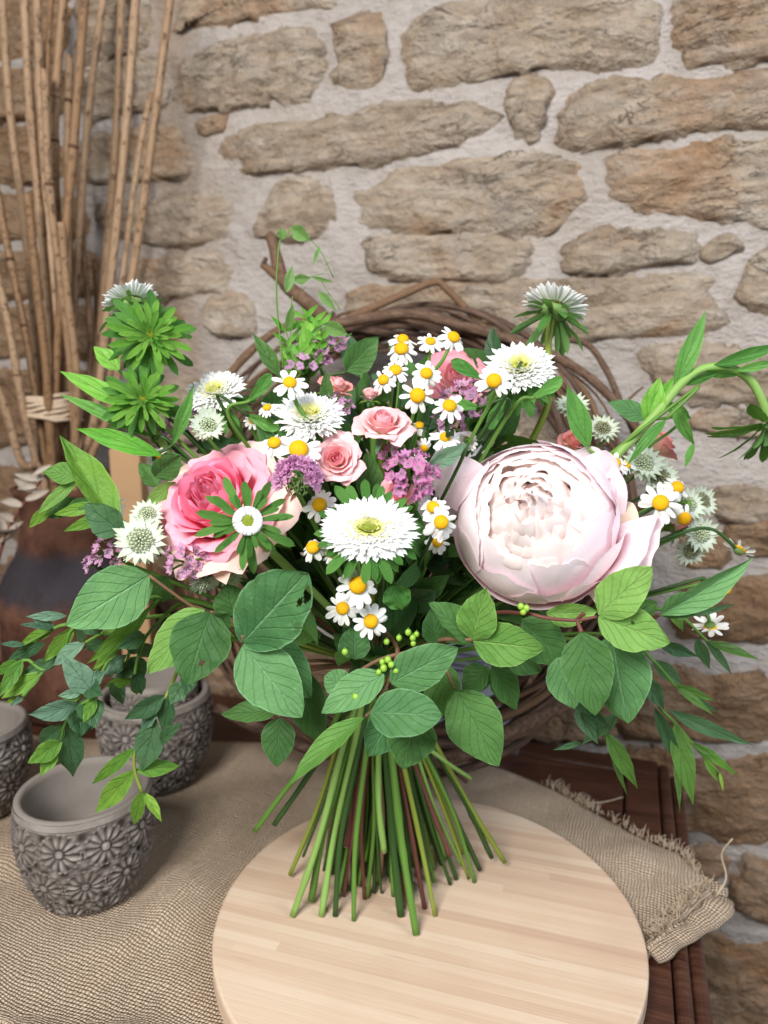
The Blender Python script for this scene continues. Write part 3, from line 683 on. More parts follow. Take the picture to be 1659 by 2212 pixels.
# ================================================================== rusty jar, reeds, raffia
def rust_mat():
    m = Mat('rusty_glazed_clay'); o = m.obj(); a = m.noise(o, 14, 6, .65, .5); b = m.noise(o, 90, 5, .7)
    x = m.n('SeparateXYZ'); m.put(x.inputs[0], o); z = x.outputs[2]
    col = m.ramp(a, [(0.3, L('33201a')), (0.5, L('5c3c2e')), (0.68, L('7c5644'))])
    spots = m.n('MapRange', {'Value': b, 'From Min': 0.6, 'From Max': 0.7}).outputs[0]
    col = m.mix(m.math('MULTIPLY', spots, 0.7), col, L('1d1512'))
    zz = m.math('ADD', z, m.math('MULTIPLY', m.math('SUBTRACT', m.noise(o, 30, 4), 0.5), 0.03))
    band = m.math('MULTIPLY', m.n('MapRange', {'Value': zz, 'From Min': 0.135, 'From Max': 0.150}).outputs[0], m.n('MapRange', {'Value': zz, 'From Min': 0.205, 'From Max': 0.19}).outputs[0])
    col = m.mix(m.math('MULTIPLY', band, 0.85), col, L('34353b'))
    return m.finish(col, m.math('MULTIPLY_ADD', band, -0.15, 0.85), m.bump(m.math('ADD', a, b), 0.7, 0.004), 0.2)
MT['rust'] = rust_mat()
JX, JY = -0.375, 0.845
jp = [(0.0, 0.0), (.070, 0.0), (.078, .006), (.082, .06), (.080, .12), (.083, .135), (.080, .150), (.068, .175), (.060, .188), (.056, .20), (.052, .225), (.050, .245), (.056, .262), (.059, .268), (.055, .270), (.047, .262), (.043, .24), (.044, .20), (.05, .15), (.0, .14)]
g = lathe([(a * 1.05, b) for a, b in jp], 72)
tag(obj('clay_jar', mesh('clay_jar', g[0], g[1], MT['rust'], g[2]), None, Matrix.Translation((JX, JY, TZ + .002))), 'rust brown clay jar with a dark grey band holding the dried reeds', 'jar')

def reed_mat(name, a, b, c):
    m = Mat(name); u, v = m.uv(); o = m.obj(); r = m.rnd()
    st = m.n('CombineXYZ', {0: m.math('MULTIPLY', u, 9.0), 1: m.math('MULTIPLY', v, 9.0), 2: m.math('MULTIPLY', r, 50.0)}).outputs[0]
    k = m.noise(st, 1.0, 4); col = m.mix(k, a, b)
    col = m.mix(m.math('MULTIPLY', r, 0.75), col, c)
    sp_ = m.n('MapRange', {'Value': m.noise(m.n('CombineXYZ', {0: m.math('MULTIPLY', u, 70.0), 1: m.math('MULTIPLY', v, 5.0), 2: m.math('MULTIPLY', r, 20.0)}).outputs[0], 1.0, 4, .7), 'From Min': 0.52, 'From Max': 0.64}).outputs[0]
    col = m.mix(m.math('MULTIPLY', sp_, 0.8), col, L('3e2818'))
    return m.finish(col, 0.6, m.bump(k, 0.3, 0.001), 0.3)
MT['reed'] = reed_mat('dried_reed', L('8a6c50'), L('bb9d7e'), L('77532f'))
MT['reedjoint'] = plain('reed_joint', L('3c281c'), L('6a4c34'), 0.8, 200, 0.3)
MT['raffia'] = plain('raffia', L('b39a80'), L('d2bda4'), 0.85, 220, 0.6)
# (top x, top y, bottom x, bottom y in the photograph's 1659 grid, width, distance offset, label)
REEDS = [
 ([(2,-40),(22,240),(52,480),(78,740),(88,1100)], 19, .00, 'pale mottled reed whose top is the leftmost of all along the photo top'),
 ([(50,-40),(66,250),(90,500),(112,760),(122,1100)], 19, -.012, 'brown reed second from the left along the photo top'),
 ([(78,-40),(92,300),(112,560),(128,760),(138,1100)], 20, .008, 'speckled pale reed third from the left along the photo top'),
 ([(112,-40),(102,200),(118,500),(140,760),(148,1100)], 15, .02, 'thin reed squeezed between the speckled reed and the greyish one'),
 ([(140,-40),(118,260),(124,520),(134,780),(128,1100)], 20, -.004, 'straight tan reed in the middle of the tied bunch'),
 ([(185,-40),(165,240),(138,560),(118,860),(106,1100)], 20, -.018, 'pale greyish reed leaning right at the front of the bunch'),
 ([(228,-40),(192,240),(168,560),(150,820),(140,1100)], 17, .01, 'slender brown reed leaning right beside the greyish one'),
 ([(-30,300),(22,560),(62,760),(95,1100)], 17, -.01, 'reed entering from the left border and leaning towards the jar'),
 ([(-30,500),(18,700),(50,880),(72,1100)], 18, -.025, 'dark reed low on the left border, steeply leaning'),
 ([(170,380),(182,560),(196,760),(190,1100)], 14, .015, 'short broken reed with a dark burnt tip among the tall ones'),
 ([(264,-40),(250,300),(222,640),(196,900),(178,1100)], 18, .012, 'left reed of the close pair standing right of the bunch'),
 ([(296,-40),(270,300),(236,640),(205,900),(186,1100)], 19, -.006, 'right reed of the close pair, with a dark joint near the top'),
 ([(325,200),(296,360),(262,620),(222,900),(198,1100)], 14, .01, 'thin reed just left of the rightmost tall reed'),
 ([(372,-40),(326,320),(285,600),(240,880),(206,1100)], 19, -.004, 'rightmost tall reed, leaning out over the stone wall'),
 ([(205,560),(214,760),(222,900),(212,1100)], 13, .03, 'faint thin reed half hidden behind the green aster buds'),
 ([(96,150),(108,420),(150,760),(176,1100)], 18, -.02, 'reed that starts below the photo top just right of the speckled one'),
 ([(150,120),(146,420),(158,760),(162,1100)], 18, .018, 'upright reed behind the greyish leaning one'),
 ([(60,420),(80,620),(100,800),(112,1100)], 19, -.03, 'stout front reed ending halfway up the left bunch'),
 ([(132,480),(146,640),(166,820),(170,1100)], 18, -.028, 'stout front reed ending halfway up the middle of the bunch'),
 ([(-40,760),(10,880),(48,1000),(84,1120)], 20, -.03, 'thick reed lowest on the left border beside the jar neck'),
]
def reed(P, wd, dy, label):
    Y0 = JY + dy
    pts = []
    n = len(P)
    # below the photographed part every reed goes on into the jar
    for i, (x, y) in enumerate(P):
        pts.append(pt(x, y, Y0 + 0.035 * (1 - i / (n - 1)) * (1 if dy >= 0 else -1)))
    end = pts[-1]
    q = Vector((JX + (end.x - JX) * 0.6, JY + (end.y - JY) * 0.5, 0)); d = Vector((q.x, q.y)) - Vector((JX, JY))
    if d.length > 0.036: q.x, q.y = JX + d.x / d.length * .036, JY + d.y / d.length * .036
    pts[-1] = Vector((q.x * .5 + end.x * .5, q.y * .5 + end.y * .5, max(end.z, TZ + 0.285)))
    pts.append(Vector((q.x, q.y, TZ + 0.145)))
    r = pxm(wd, Y0) / 2 * .92
    t = thing('dried_reed', label, 'reed', pts[-1], 'dried reeds standing in the clay jar')
    C = catmull(pts, 60)
    ks = sorted(random.uniform(.05, .85) for _ in range(3))
    g = tube(pts, r * 0.94, r, 60, 10, 0.05, ks)
    obj('culm', mesh('culm', g[0], g[1], MT['reed'], g[2]), t)
    for k in ks:
        i = max(1, min(59, int(k * 60))); a = C[i]; d = (C[i + 1] - C[i - 1]).normalized()
        g = tube([a - d * .002, a, a + d * .002], r * 1.06, r * 1.04, 3, 10)
        obj('joint', mesh('joint', g[0], g[1], MT['reedjoint'], g[2]), t)
for R_ in REEDS: reed(*R_)
# raffia band round the bunch
ra = []
c0 = pt(113, 878, JY - .004)
for k in range(9):
    z = -0.012 + 0.003 * k; P = []
    for j in range(25):
        a = 2 * math.pi * j / 24
        P.append(c0 + Vector((math.cos(a) * (.030 + .001 * random.random()), math.sin(a) * .034, z + .003 * math.sin(a * 2 + k) + .0015 * random.random())))
    ra.append(tube(P, .0024, .0024, 48, 6))
ra.append(tube([c0 + Vector((.028, -.01, .006)), c0 + Vector((.036, -.012, .010)), c0 + Vector((.032, -.014, -.008)), c0 + Vector((.040, -.012, -.016))], .002, .001, 14, 5))
g = join(ra); tag(obj('raffia_band', mesh('raffia_band', g[0], g[1], MT['raffia']), None), 'pale raffia band tied round the bunch of reeds', 'raffia band')

# ================================================================== vine wreath behind the bouquet
def vine_mat():
    m = Mat('vine_bark'); u, v = m.uv(); o = m.obj(); r = m.rnd()
    k = m.noise(m.n('CombineXYZ', {0: m.math('MULTIPLY', u, 40.0), 1: m.math('MULTIPLY', v, 8.0), 2: m.math('MULTIPLY', r, 40.0)}).outputs[0], 1.0, 4, .65)
    col = m.ramp(k, [(0.3, L('33251f')), (0.5, L('5a463c')), (0.72, L('7e6858'))])
    col = m.mix(m.math('MULTIPLY', m.math('POWER', r, 2.0), 0.55), col, L('8a6a4c'))
    return m.finish(col, 0.8, m.bump(k, 0.6, 0.0015), 0.2)
MT['vine'] = vine_mat()
WC = Vector((0.008, 0.705, 0.222)); WR = 0.212
lean = math.radians(14)
wx = WD.copy(); wz = (Vector((0, 0, 1)) * math.cos(lean) - WN * math.sin(lean)).normalized(); wy = wx.cross(wz) * -1
wreath = thing('vine_wreath', 'brown twisted grapevine wreath leaning on the wall behind the bouquet', 'wreath', WC - wz * WR)
def ringpt(a, r, d): return WC + (wx * math.cos(a) + wz * math.sin(a)) * r + wy * d
for k in range(38):
    a0 = random.uniform(0, 6.28); span = random.uniform(2.6, 5.4); ph = random.uniform(0, 6.28); tw = random.uniform(1.5, 4)
    amp = random.uniform(.006, .024); rr = random.choice([.0013, .0018, .0024, .003, .0042]); P = []
    n = 26
    for i in range(n):
        t = i / (n - 1); a = a0 + span * t
        e = 1.0 + (0.5 * (abs(t - .5) * 2) ** 6)
        P.append(ringpt(a, WR - .004 + amp * e * math.cos(ph + tw * a) + .006 * noise.noise(Vector((k, a * 1.4, 0))), amp * .9 * math.sin(ph + tw * a) - .004))
    for p in P:
        p.z = max(p.z, TZ + .008)
    g = tube(P, rr, rr * .6, 90, 7, .18); obj('twig', mesh('twig', g[0], g[1], MT['vine'], g[2]), wreath)
def wt(pts, r0, r1):
    P = [pt(x, y, Y) for x, y, Y in pts]
    g = tube(P, r0, r1, 40, 8, .15); obj('twig', mesh('twig', g[0], g[1], MT['vine'], g[2]), wreath)
# the thick broken branch at the top left and the arching twigs one can follow
br = [(740,760,.73),(700,690,.735),(660,650,.735),(618,615,.74),(600,570,.74),(588,520,.745),(577,506,.745)]
wt(br, .0082, .0050); wt([(618,615,.74),(590,590,.738),(566,570,.737)], .005, .0034); wt([(568,574,.737),(572,564,.735),(576,556,.735)], .0028, .002)
wt([(690,730,.72),(760,685,.72),(840,650,.72),(935,610,.725),(965,625,.725),(1010,670,.725),(1060,715,.72),(1160,760,.70)], .0042, .0030)
wt([(720,700,.70),(880,678,.70),(1000,705,.70),(1110,735,.69),(1200,770,.68),(1290,830,.66),(1380,930,.65),(1420,1010,.64)], .0052, .0038)
wt([(1215,730,.69),(1270,745,.69),(1310,800,.68),(1345,880,.67),(1380,960,.66)], .0034, .0026)
wt([(1340,880,.67),(1372,850,.67),(1390,836,.67)], .0016, .001)
wt([(480,830,.72),(530,770,.72),(590,720,.72),(660,690,.72)], .0045, .004)
wt([(1010,1690,.60),(960,1640,.61),(900,1590,.62)], .0022, .003)
wt([(470,1530,.66),(620,1600,.62),(760,1640,.60),(900,1650,.60),(1060,1600,.61),(1200,1500,.62),(1260,1440,.62)], .0056, .0056)
wt([(1260,1500,.61),(1140,1560,.605),(1000,1630,.60),(860,1660,.60)], .0068, .0060)

# ================================================================== white card in its wooden foot, kraft box, dried twig
MT['card'] = plain('white_card', L('c4c8d8'), L('d2d6e4'), 0.8, 30, 0.05)
MT['ink'] = plain('grey_ink', L('8c90a4'), L('9ca0b2'), 0.8, 30, 0.0)
MT['foot'] = plain('grey_wood', L('5a4a46'), L('7a6660'), 0.8, 80, 0.3)
CM = Matrix.Translation(ptz(1050, 1650, TZ) + Vector((0, .035, 0))) @ Matrix.Rotation(-YAW, 4, 'Z')
ct = thing('printed_card', 'white printed card upright in a low grey wooden foot behind the wreath', 'card', CM.translation)
LM = CM @ Matrix.Rotation(math.radians(-8), 4, 'X')
bevbox('sheet', (-.052, .0, .012), (.030, .0025, .135), MT['card'], ct, LM, .0006, 1)
bevbox('foot', (-.058, -.008, .0), (.040, .022, .0125), MT['foot'], ct, CM, .0015)
for i, (zz, x0, x1) in enumerate([(.098, -.040, .010), (.092, -.034, .016), (.086, -.040, .004), (.080, -.036, .012)]):
    obj('text_line', mesh('text_line', *box((x0, -.0009, zz), (x1, -.0002, zz + .0022))[:2], MT['ink']), ct, LM)
MT['kraft'] = plain('kraft_card', L('a88462'), L('b9966f'), 0.9, 50, 0.1)
KM = Matrix.Translation(pt(281, 1100, .79)); KM.translation.z = TZ + .003
ktop = pt(281, 968, .79).z
kb = bevbox('kraft_box', (-.015, -.012, 0), (.018, .012, ktop - TZ - .003), MT['kraft'], None, KM, .001, 1)
tag(kb, 'plain tan kraft box standing behind the bouquet beside the reeds', 'box')
MT['pod'] = plain('dry_pod', L('8f8072'), L('c8bcae'), 0.85, 60, 0.4); MT['drytwig'] = stem_mat('dry_red_twig', L('5a2c26'), L('7a4a3c'), 0.8)
tw_base = Vector((-0.43, 0.70, TZ + .008))
dt = thing('dried_twig', 'dried reddish twig with curled pale seed pods at the left border', 'dried twig', tw_base)
P = [tw_base, pt(-20, 1300, .70), pt(8, 1170, .70), pt(48, 1095, .70), pt(80, 1050, .70), pt(112, 1008, .70)]
g = tube(P, .0022, .0012, 30, 6); obj('stem', mesh('stem', g[0], g[1], MT['drytwig'], g[2]), dt)
def podmesh(Lp, W):
    def f(u, v):
        wv = W * math.sin(math.pi * min(1, u * .9 + .08)) ** .8; a = v * 1.25
        return (wv * math.sin(a), u * Lp, wv * (1 - math.cos(a)) + .25 * Lp * (u - .5) ** 2)
    return grid(10, 8, f)
for (bx, by, tx, ty, ww) in [(48,1095,0,1085,12),(78,1058,30,1035,14),(80,1052,38,1058,9),(95,1030,32,1022,12),(10,1165,-20,1100,14),(30,1125,-5,1108,10),(8,1175,55,1130,16),(112,1008,70,1030,8),(60,1080,110,1060,10),(8,1150,35,1145,20)]:
    a = pt(bx, by, .70); b = pt(tx, ty, .69); d = (b - a); zz = face_dir(a, random.uniform(-.4, .4), random.uniform(-.2, .8), .7)
    y = d.normalized(); x = y.cross(zz).normalized(); z = x.cross(y)
    M = Matrix((x, y, z)).transposed().to_4x4(); M.translation = a
    g = podmesh(d.length, pxm(ww, .7)); obj('pod', mesh('pod', g[0], g[1], MT['pod'], g[2]), dt, M)

# ================================================================== the bouquet
BIND = Vector((-0.006, 0.487, 0.150))          # where the stems cross
FOOT_C = Vector((0.004, 0.500, 0.0))
# visible stem ends: pixel, height above the board, radius, material, and the spot where the stem leaves the leaf collar
FEET = [(550,1795,.045,.0030,'stem'),(592,1782,.045,.0028,'stemdark'),(626,1890,.004,.0026,'stemyellow'),(632,1978,.0,.0040,'stemlight'),
 (672,1945,.004,.0036,'stem'),(694,1978,.0,.0036,'stemlight'),(724,1978,.0,.0030,'stemdark'),(764,1988,.0,.0030,'stem'),(748,1828,.040,.0036,'stemred'),
 (780,1716,.075,.0038,'stembrown'),(899,2018,.0,.0043,'stem'),(866,1978,.0,.0042,'stemdark'),(830,1840,.045,.0036,'stemlight'),(940,1978,.0,.0030,'stemyellow'),
 (930,1912,.006,.0026,'stem'),(1025,1905,.0,.0026,'stemgrey'),(1036,1878,.004,.0030,'stemdark'),(1090,1862,.008,.0032,'stemyellow'),(1062,1852,.010,.0034,'stemdark'),
 (998,1868,.012,.0028,'stemdark'),(1018,1682,.085,.0022,'stembrown'),(812,1900,.006,.0034,'stemdark'),(850,1935,.0,.0036,'stem'),(700,1880,.012,.0030,'stemdark'),
 (790,1860,.02,.0030,'stem'),(905,1880,.014,.0036,'stemdark'),(960,1850,.02,.0032,'stem'),(655,1850,.02,.0028,'stemdark'),(740,1925,.002,.0032,'stem'),(880,1905,.008,.003,'stem')]
feet_i = [0]
def next_foot(r=None, mat=None):
    i = feet_i[0]; feet_i[0] += 1
    if i < len(FEET):
        x, y, z, rr, mt = FEET[i]; rr *= .64; p = ptz(x, y, max(z, rr * .5)); return p, rr, mt
    a = random.uniform(0, 6.28); q = random.uniform(.01, .046)
    return FOOT_C + Vector((math.cos(a) * q, math.sin(a) * q * .9, .0022)), r or .0018, mat or random.choice(['stemdark', 'stem', 'stemdark'])
CUT = plain('cut_stem', L('a8b878'), L('d6d8b4'), 0.7, 400, 0.2)
def lower_stem(foot, rr):
    off = (foot - BIND); off = Vector((off.x, off.y, 0)) * 0.22
    j = lambda k: Vector((random.uniform(-k, k), random.uniform(-k, k), 0))
    m_ = (BIND + off * 1.7 + Vector((0, 0, -.03))).lerp(foot, .55)
    return [BIND + off * 0.6 + Vector((0, 0, .012)), BIND + off * 1.7 + Vector((0, 0, -.03)), m_ + j(.0045), foot]
def stem_obj(t, P, r0, r1, mat, foot, name='stem'):
    g = tube(P, r0, r1 * random.uniform(.8, 1.08), 46, 9, .14, [random.uniform(.72, .97) for _ in range(random.randint(0, 2))] if r1 > .002 else None)
    o = obj(name, mesh(name, g[0], g[1], MT[mat], g[2]), t)
    if r1 > .0021:
        d = (P[-1] - P[-2]).normalized(); n = (Vector((0, -.5, .55)) + Vector((random.uniform(-.4, .4), 0, 0)))
        z = (d + n * .0).normalized(); e = P[-1]
        g = tube([e - z * .0004, e + z * .0007 + Vector((0, 0, .0))], r1 * .86, r1 * .62, 2, 10)
        obj('cut_end', mesh('cut_end', g[0], g[1], CUT), t)
    return o
def make_stem(t, head, zdir, foot, r0, r1, mat, via=None, name='stem'):
    P = [head]
    if via: P += via
    else:
        P.append(head - zdir * 0.018)
        m_ = head.lerp(BIND, 0.5); P.append(m_ * 0.85 + Vector((BIND.x, BIND.y, head.z - .05)) * 0.15)
    return stem_obj(t, P + lower_stem(foot, r1), r0, r1, mat, foot, name)

# ---- leaves
PROF = {
 'ovate': lambda u: (math.sin(math.pi * u ** .80) ** .80) * (1 - .10 * u) * (1.0 if u < .93 else 1.0),
 'round': lambda u: math.sin(math.pi * u ** .9) ** .62,
 'lance': lambda u: math.sin(math.pi * u ** .85) ** 1.05,
 'spoon': lambda u: (.34 + .66 * math.sin(math.pi * min(1, u * .92)) ** 1.0 * u ** .45) * (1 if u < .8 else math.sqrt(max(0, 1 - ((u - .8) / .2) ** 2))) if u < 1 else 0.0,
 'narrow': lambda u: math.sin(math.pi * u ** .75) ** 1.2,
}
def leaf_geo(Ln, W, prof='ovate', fold=.25, bend=.25, wave=.06, seed=0.0, nu=14, nv=8, curl=0.0):
    f_ = PROF[prof]
    def f(u, v):
        w_ = W * .5 * f_(min(.999, max(.001, u))); a = bend * (u - .35)
        y = Ln * (u if abs(bend) < .01 else (math.sin(bend * (u)) / bend if True else u))
        z = -Ln * ((1 - math.cos(bend * u)) / bend if abs(bend) > .01 else 0)
        x = v * w_
        z += abs(v) * w_ * fold - curl * w_ * v * v
        nz = noise.noise(Vector((v * 1.4 + seed * 7.3, u * 3.2 + seed, seed * 2.1)))
        z += wave * W * nz * (.35 + abs(v)) + wave * W * .35 * math.sin(u * 20 + seed * 9) * v * v
        x += .035 * W * noise.noise(Vector((seed, u * 9, v * .5 + seed))) * abs(v)
        return (x * math.cos(fold * .5), y, z)
    return grid(nu, nv, f)
def leaf_between(t, a, b, W, mat, prof='ovate', roll=0.0, name='leaf', **kw):
    d = b - a; y = d.normalized(); tc = (CAM - (a + b) * .5).normalized()
    z = (tc - y * tc.dot(y)).normalized(); x = y.cross(z)
    M = Matrix((x, y, z)).transposed().to_4x4() @ Matrix.Rotation(roll, 4, 'Y'); M.translation = a
    bd = kw.get('bend', .25)
    Ln = d.length
    holes = kw.pop('holes', None)
    if holes: kw['nu'], kw['nv'] = 40, 28
    g = leaf_geo(Ln, W, prof, seed=random.uniform(0, 50), **kw)
    if holes:
        F2 = []
        for q_ in g[1]:
            u_ = sum(g[2][i][0] for i in q_) / 4; v_ = sum(g[2][i][1] for i in q_) / 4 - .5
            if not any(((u_ - a_) * 1.0) ** 2 + ((v_ - b_) * .8 * W / Ln) ** 2 * 1.6 < c_ * c_ for a_, b_, c_ in holes): F2.append(q_)
        g = (g[0], F2, g[2])
    if abs(bd) > .01:                         # turn the bent leaf so that its tip still ends at b
        tip = Vector((0, math.sin(bd) / bd, -(1 - math.cos(bd)) / bd)) * Ln
        k = Ln / tip.length; M = M @ Matrix.Rotation(math.atan2(-tip.z, tip.y), 4, 'X') @ Matrix.Scale(k, 4)
    return obj(name, mesh(name, g[0], g[1], MT[mat], g[2]), t, M)

# ---- daisies
def daisy_petal(seed, Ln=1.0, W=.42):
    def f(u, v):
        w_ = W * .5 * (.45 + .55 * math.sin(math.pi * min(1, u * .78 + .06))) * (1 if u < .82 else math.sqrt(max(.0, 1 - ((u - .82) / .19) ** 2)))
        x = v * w_; notch = -.05 * Ln * (1 - abs(v)) if u > .97 else 0
        return (x, u * Ln + notch, -.10 * u * u - .10 * w_ * v * v * 2 + .025 * math.sin(v * 6 + seed) * u + .06 * noise.noise(Vector((seed, u * 2, v))))
    return grid(7, 4, f)
DP = [mesh('daisy_petal', *[g_ for g_ in daisy_petal(k * 1.7)][:2], MT['daisy'], daisy_petal(k * 1.7)[2]) for k in range(5)]
def ball(nl, nm, f):
    V, F, U = [], [], []
    for i in range(nl + 1):
        th = math.pi * i / nl
        for j in range(nm):
            ph = 2 * math.pi * j / nm; V.append(Vector(f(th, ph))); U.append((j / nm, i / nl))
    for i in range(nl):
        for j in range(nm):
            k = (j + 1) % nm; F.append((i * nm + j, (i + 1) * nm + j, (i + 1) * nm + k, i * nm + k))
    return V, F, U
def domef(h):
    def f(th, ph):
        r = math.sin(th); z = math.cos(th) * (h if th < math.pi / 2 else .25)
        k = 1 + .035 * math.sin(th * 26) * math.sin(ph * 17 + th * 9)
        return (r * math.cos(ph) * k, r * math.sin(ph) * k, z * k)
    return f
g = ball(18, 36, domef(.58)); DOME_ME = mesh('daisy_disc', g[0], g[1], MT['yellow'], g[2])
g = ball(8, 14, lambda th, ph: (math.sin(th) * math.cos(ph) * .9, math.sin(th) * math.sin(ph) * .9, math.cos(th) * .5 - .35)); CAL_ME = mesh('daisy_calyx', g[0], g[1], MT['calyx'], g[2])
def chamomile(label, x, y, d, fx, fy, fc, k=1.0, droop=.15, np_=None, via=None, missing=0, Y=None, eye='yellow'):
    p = dome(x, y, k) if Y is None else pt(x, y, Y)
    zd_ = face_dir(p, fx, fy, fc); R = pxm(d, (p - CAM).length) / 2 * random.uniform(.88, 1.04)
    foot, rr, mt = next_foot(.0014)
    t = thing('chamomile', label, 'chamomile', foot, 'chamomile daisies in the bouquet')
    M = frame(p, zd_, random.uniform(0, 6.28))
    rd = R * random.uniform(.34, .41)
    obj('disc', DOME_ME, t, M @ Matrix.Scale(rd, 4)); obj('calyx', CAL_ME, t, M @ Matrix.Scale(rd * .9, 4))
    n = np_ or random.randint(11, 14)
    for i in range(n):
        if i < missing: continue
        a = 2 * math.pi * i / n + random.uniform(-.10, .10); ln = (R - rd * .62) * random.uniform(.9, 1.06)
        q = M @ Matrix.Rotation(a, 4, 'Z') @ Matrix.Translation((0, rd * .62, -rd * .05)) @ Matrix.Rotation(-droop + random.uniform(-.34, .16), 4, 'X') @ Matrix.Rotation(random.uniform(-.4, .4), 4, 'Y') @ Matrix.Rotation(random.uniform(-.12, .12), 4, 'Z') @ Matrix.Diagonal((ln * random.uniform(.78, 1.15), ln, ln * random.uniform(.6, 1.8), 1))
        obj('petal', random.choice(DP), t, q)
    make_stem(t, p - zd_ * rd * .3, zd_, foot, .0011, rr * .75, 'stem' if mt in ('stemgrey', 'stembrown', 'stemred') else mt, via)
    return t

# ---- asters
def floret(Ln, W, cup=.5, curl=.2):
    def f(u, v):
        w_ = W * .5 * (.5 + .5 * u ** .7) * (1 if u < .72 else math.sqrt(max(.02, 1 - ((u - .72) / .285) ** 2)))
        return (v * w_, u * Ln - (.06 * Ln * v * v if u > .9 else 0), cup * w_ * (v * v) + curl * Ln * u * u)
    return grid(6, 4, f)
def aster_rays(R, rows, rin, oval=1.0, seed=0, lift0=.1, lift1=.75, dens=1.0):
    rnd = random.Random(seed); parts = []
    for k in range(rows):
        t = k / max(1, rows - 1)                 # 0 outer, 1 inner
        n = int((56 - 18 * t) * dens); ln = R * (.60 - .40 * t)
        r0 = R * (.42 - (.42 - rin) * t ** .9)
        for i in range(n):
            a = 2 * math.pi * (i + .5 * (k % 2)) / n + rnd.uniform(-.05, .05)
            l_ = ln * rnd.uniform(.88, 1.08); el = lift0 + (lift1 - lift0) * t + rnd.uniform(-.10, .10)
            M = Matrix.Rotation(a, 4, 'Z') @ Matrix.Translation((0, r0, R * (.02 + .17 * t))) @ Matrix.Rotation(el, 4, 'X')
            parts.append(xf(floret(l_, R * .130 * rnd.uniform(.85, 1.15), .55, rnd.uniform(-.10, .25)), M))
    g = join(parts); S = Matrix.Diagonal((oval, 1, 1, 1)); return ([S @ v for v in g[0]], g[1], g[2])
BR = [leaf_geo(1.0, .30, 'spoon', .18, .35, .05, k * 3.3, 9, 4) for k in range(4)]
BR_ME = {m_: [mesh('bract', b_[0], b_[1], MT[m_], b_[2]) for b_ in BR] for m_ in ('bract', 'bractlight')}
def bracts(t, M, rings, mat='bract'):
    for (n, r0, ln, el, wd, z0) in rings:
        for i in range(n):
            a = 2 * math.pi * i / n + random.uniform(-.18, .18) + n * .3
            l_ = ln * random.uniform(.78, 1.15); e = el + random.uniform(-.22, .22)
            q = M @ Matrix.Rotation(a, 4, 'Z') @ Matrix.Translation((0, r0, z0)) @ Matrix.Rotation(e, 4, 'X') @ Matrix.Rotation(random.uniform(-.35, .35), 4, 'Y') @ Matrix.Diagonal((l_ * wd, l_, l_, 1))
            obj('bract', random.choice(BR_ME[mat]), t, q)
def aster(label, x, y, d, fx, fy, fc, k=1.0, oval=1.0, seed=0, spin=0.0, brl=.95, Y=None, via=None, eye=True, brn=(9, 11), back_el=-.35):
    p = dome(x, y, k) if Y is None else pt(x, y, Y)
    zd_ = face_dir(p, fx, fy, fc); R = pxm(d, (p - CAM).length) / 2 / max(1, oval ** .5)
    foot, rr, mt = next_foot(.003)
    t = thing('china_aster', label, 'aster', foot, 'china asters in the bouquet'); M = frame(p, zd_, spin)
    g = aster_rays(R, 7, .20, oval, seed); stuff(obj('ray_florets', mesh('ray_florets', g[0], g[1], MT['white'], g[2]), t, M))
    g = aster_rays(R * .48, 4, .10, oval * 1.15, seed + 5, .5, 1.35, .7); stuff(obj('disc_florets', mesh('disc_florets', g[0], g[1], MT['asterc'], g[2]), t, M @ Matrix.Translation((0, 0, R * .16))))
    g = ball(8, 20, lambda th, ph: (math.sin(th) * math.cos(ph) * R * (.26 if eye == 'dark' else .2) * oval, math.sin(th) * math.sin(ph) * R * (.10 if eye == 'dark' else .14), math.cos(th) * R * .07 + R * (.27 if eye == 'dark' else .13)))
    obj('eye', mesh('eye', g[0], g[1], MT['greeneye'] if eye == 'dark' else MT['asterc'], [(.2, .5)] * len(g[0])), t, M)
    g = ball(10, 20, lambda th, ph: (math.sin(th) * math.cos(ph) * R * .46 * oval, math.sin(th) * math.sin(ph) * R * .46, math.cos(th) * R * .22 - R * .16))
    obj('calyx', mesh('calyx', g[0], g[1], MT['calyx'], g[2]), t, M)
    bracts(t, M, [(brn[0], R * .35, R * brl * .75, back_el + .25, 1.0, -R * .12), (brn[1], R * .3, R * brl * 1.05, back_el, 1.0, -R * .22), (7, R * .25, R * brl * 1.15, back_el - .35, .9, -R * .30)])
    if oval > 1.2: bracts(t, M, [(15, R * .62, R * 1.0, .10, 1.15, -R * .05), (13, R * .70, R * .80, .22, 1.2, -R * .02)])
    make_stem(t, p - zd_ * R * .28, zd_, foot, .0024, rr, mt if mt not in ('stemgrey', 'stembrown') else 'stem', via)
    return t
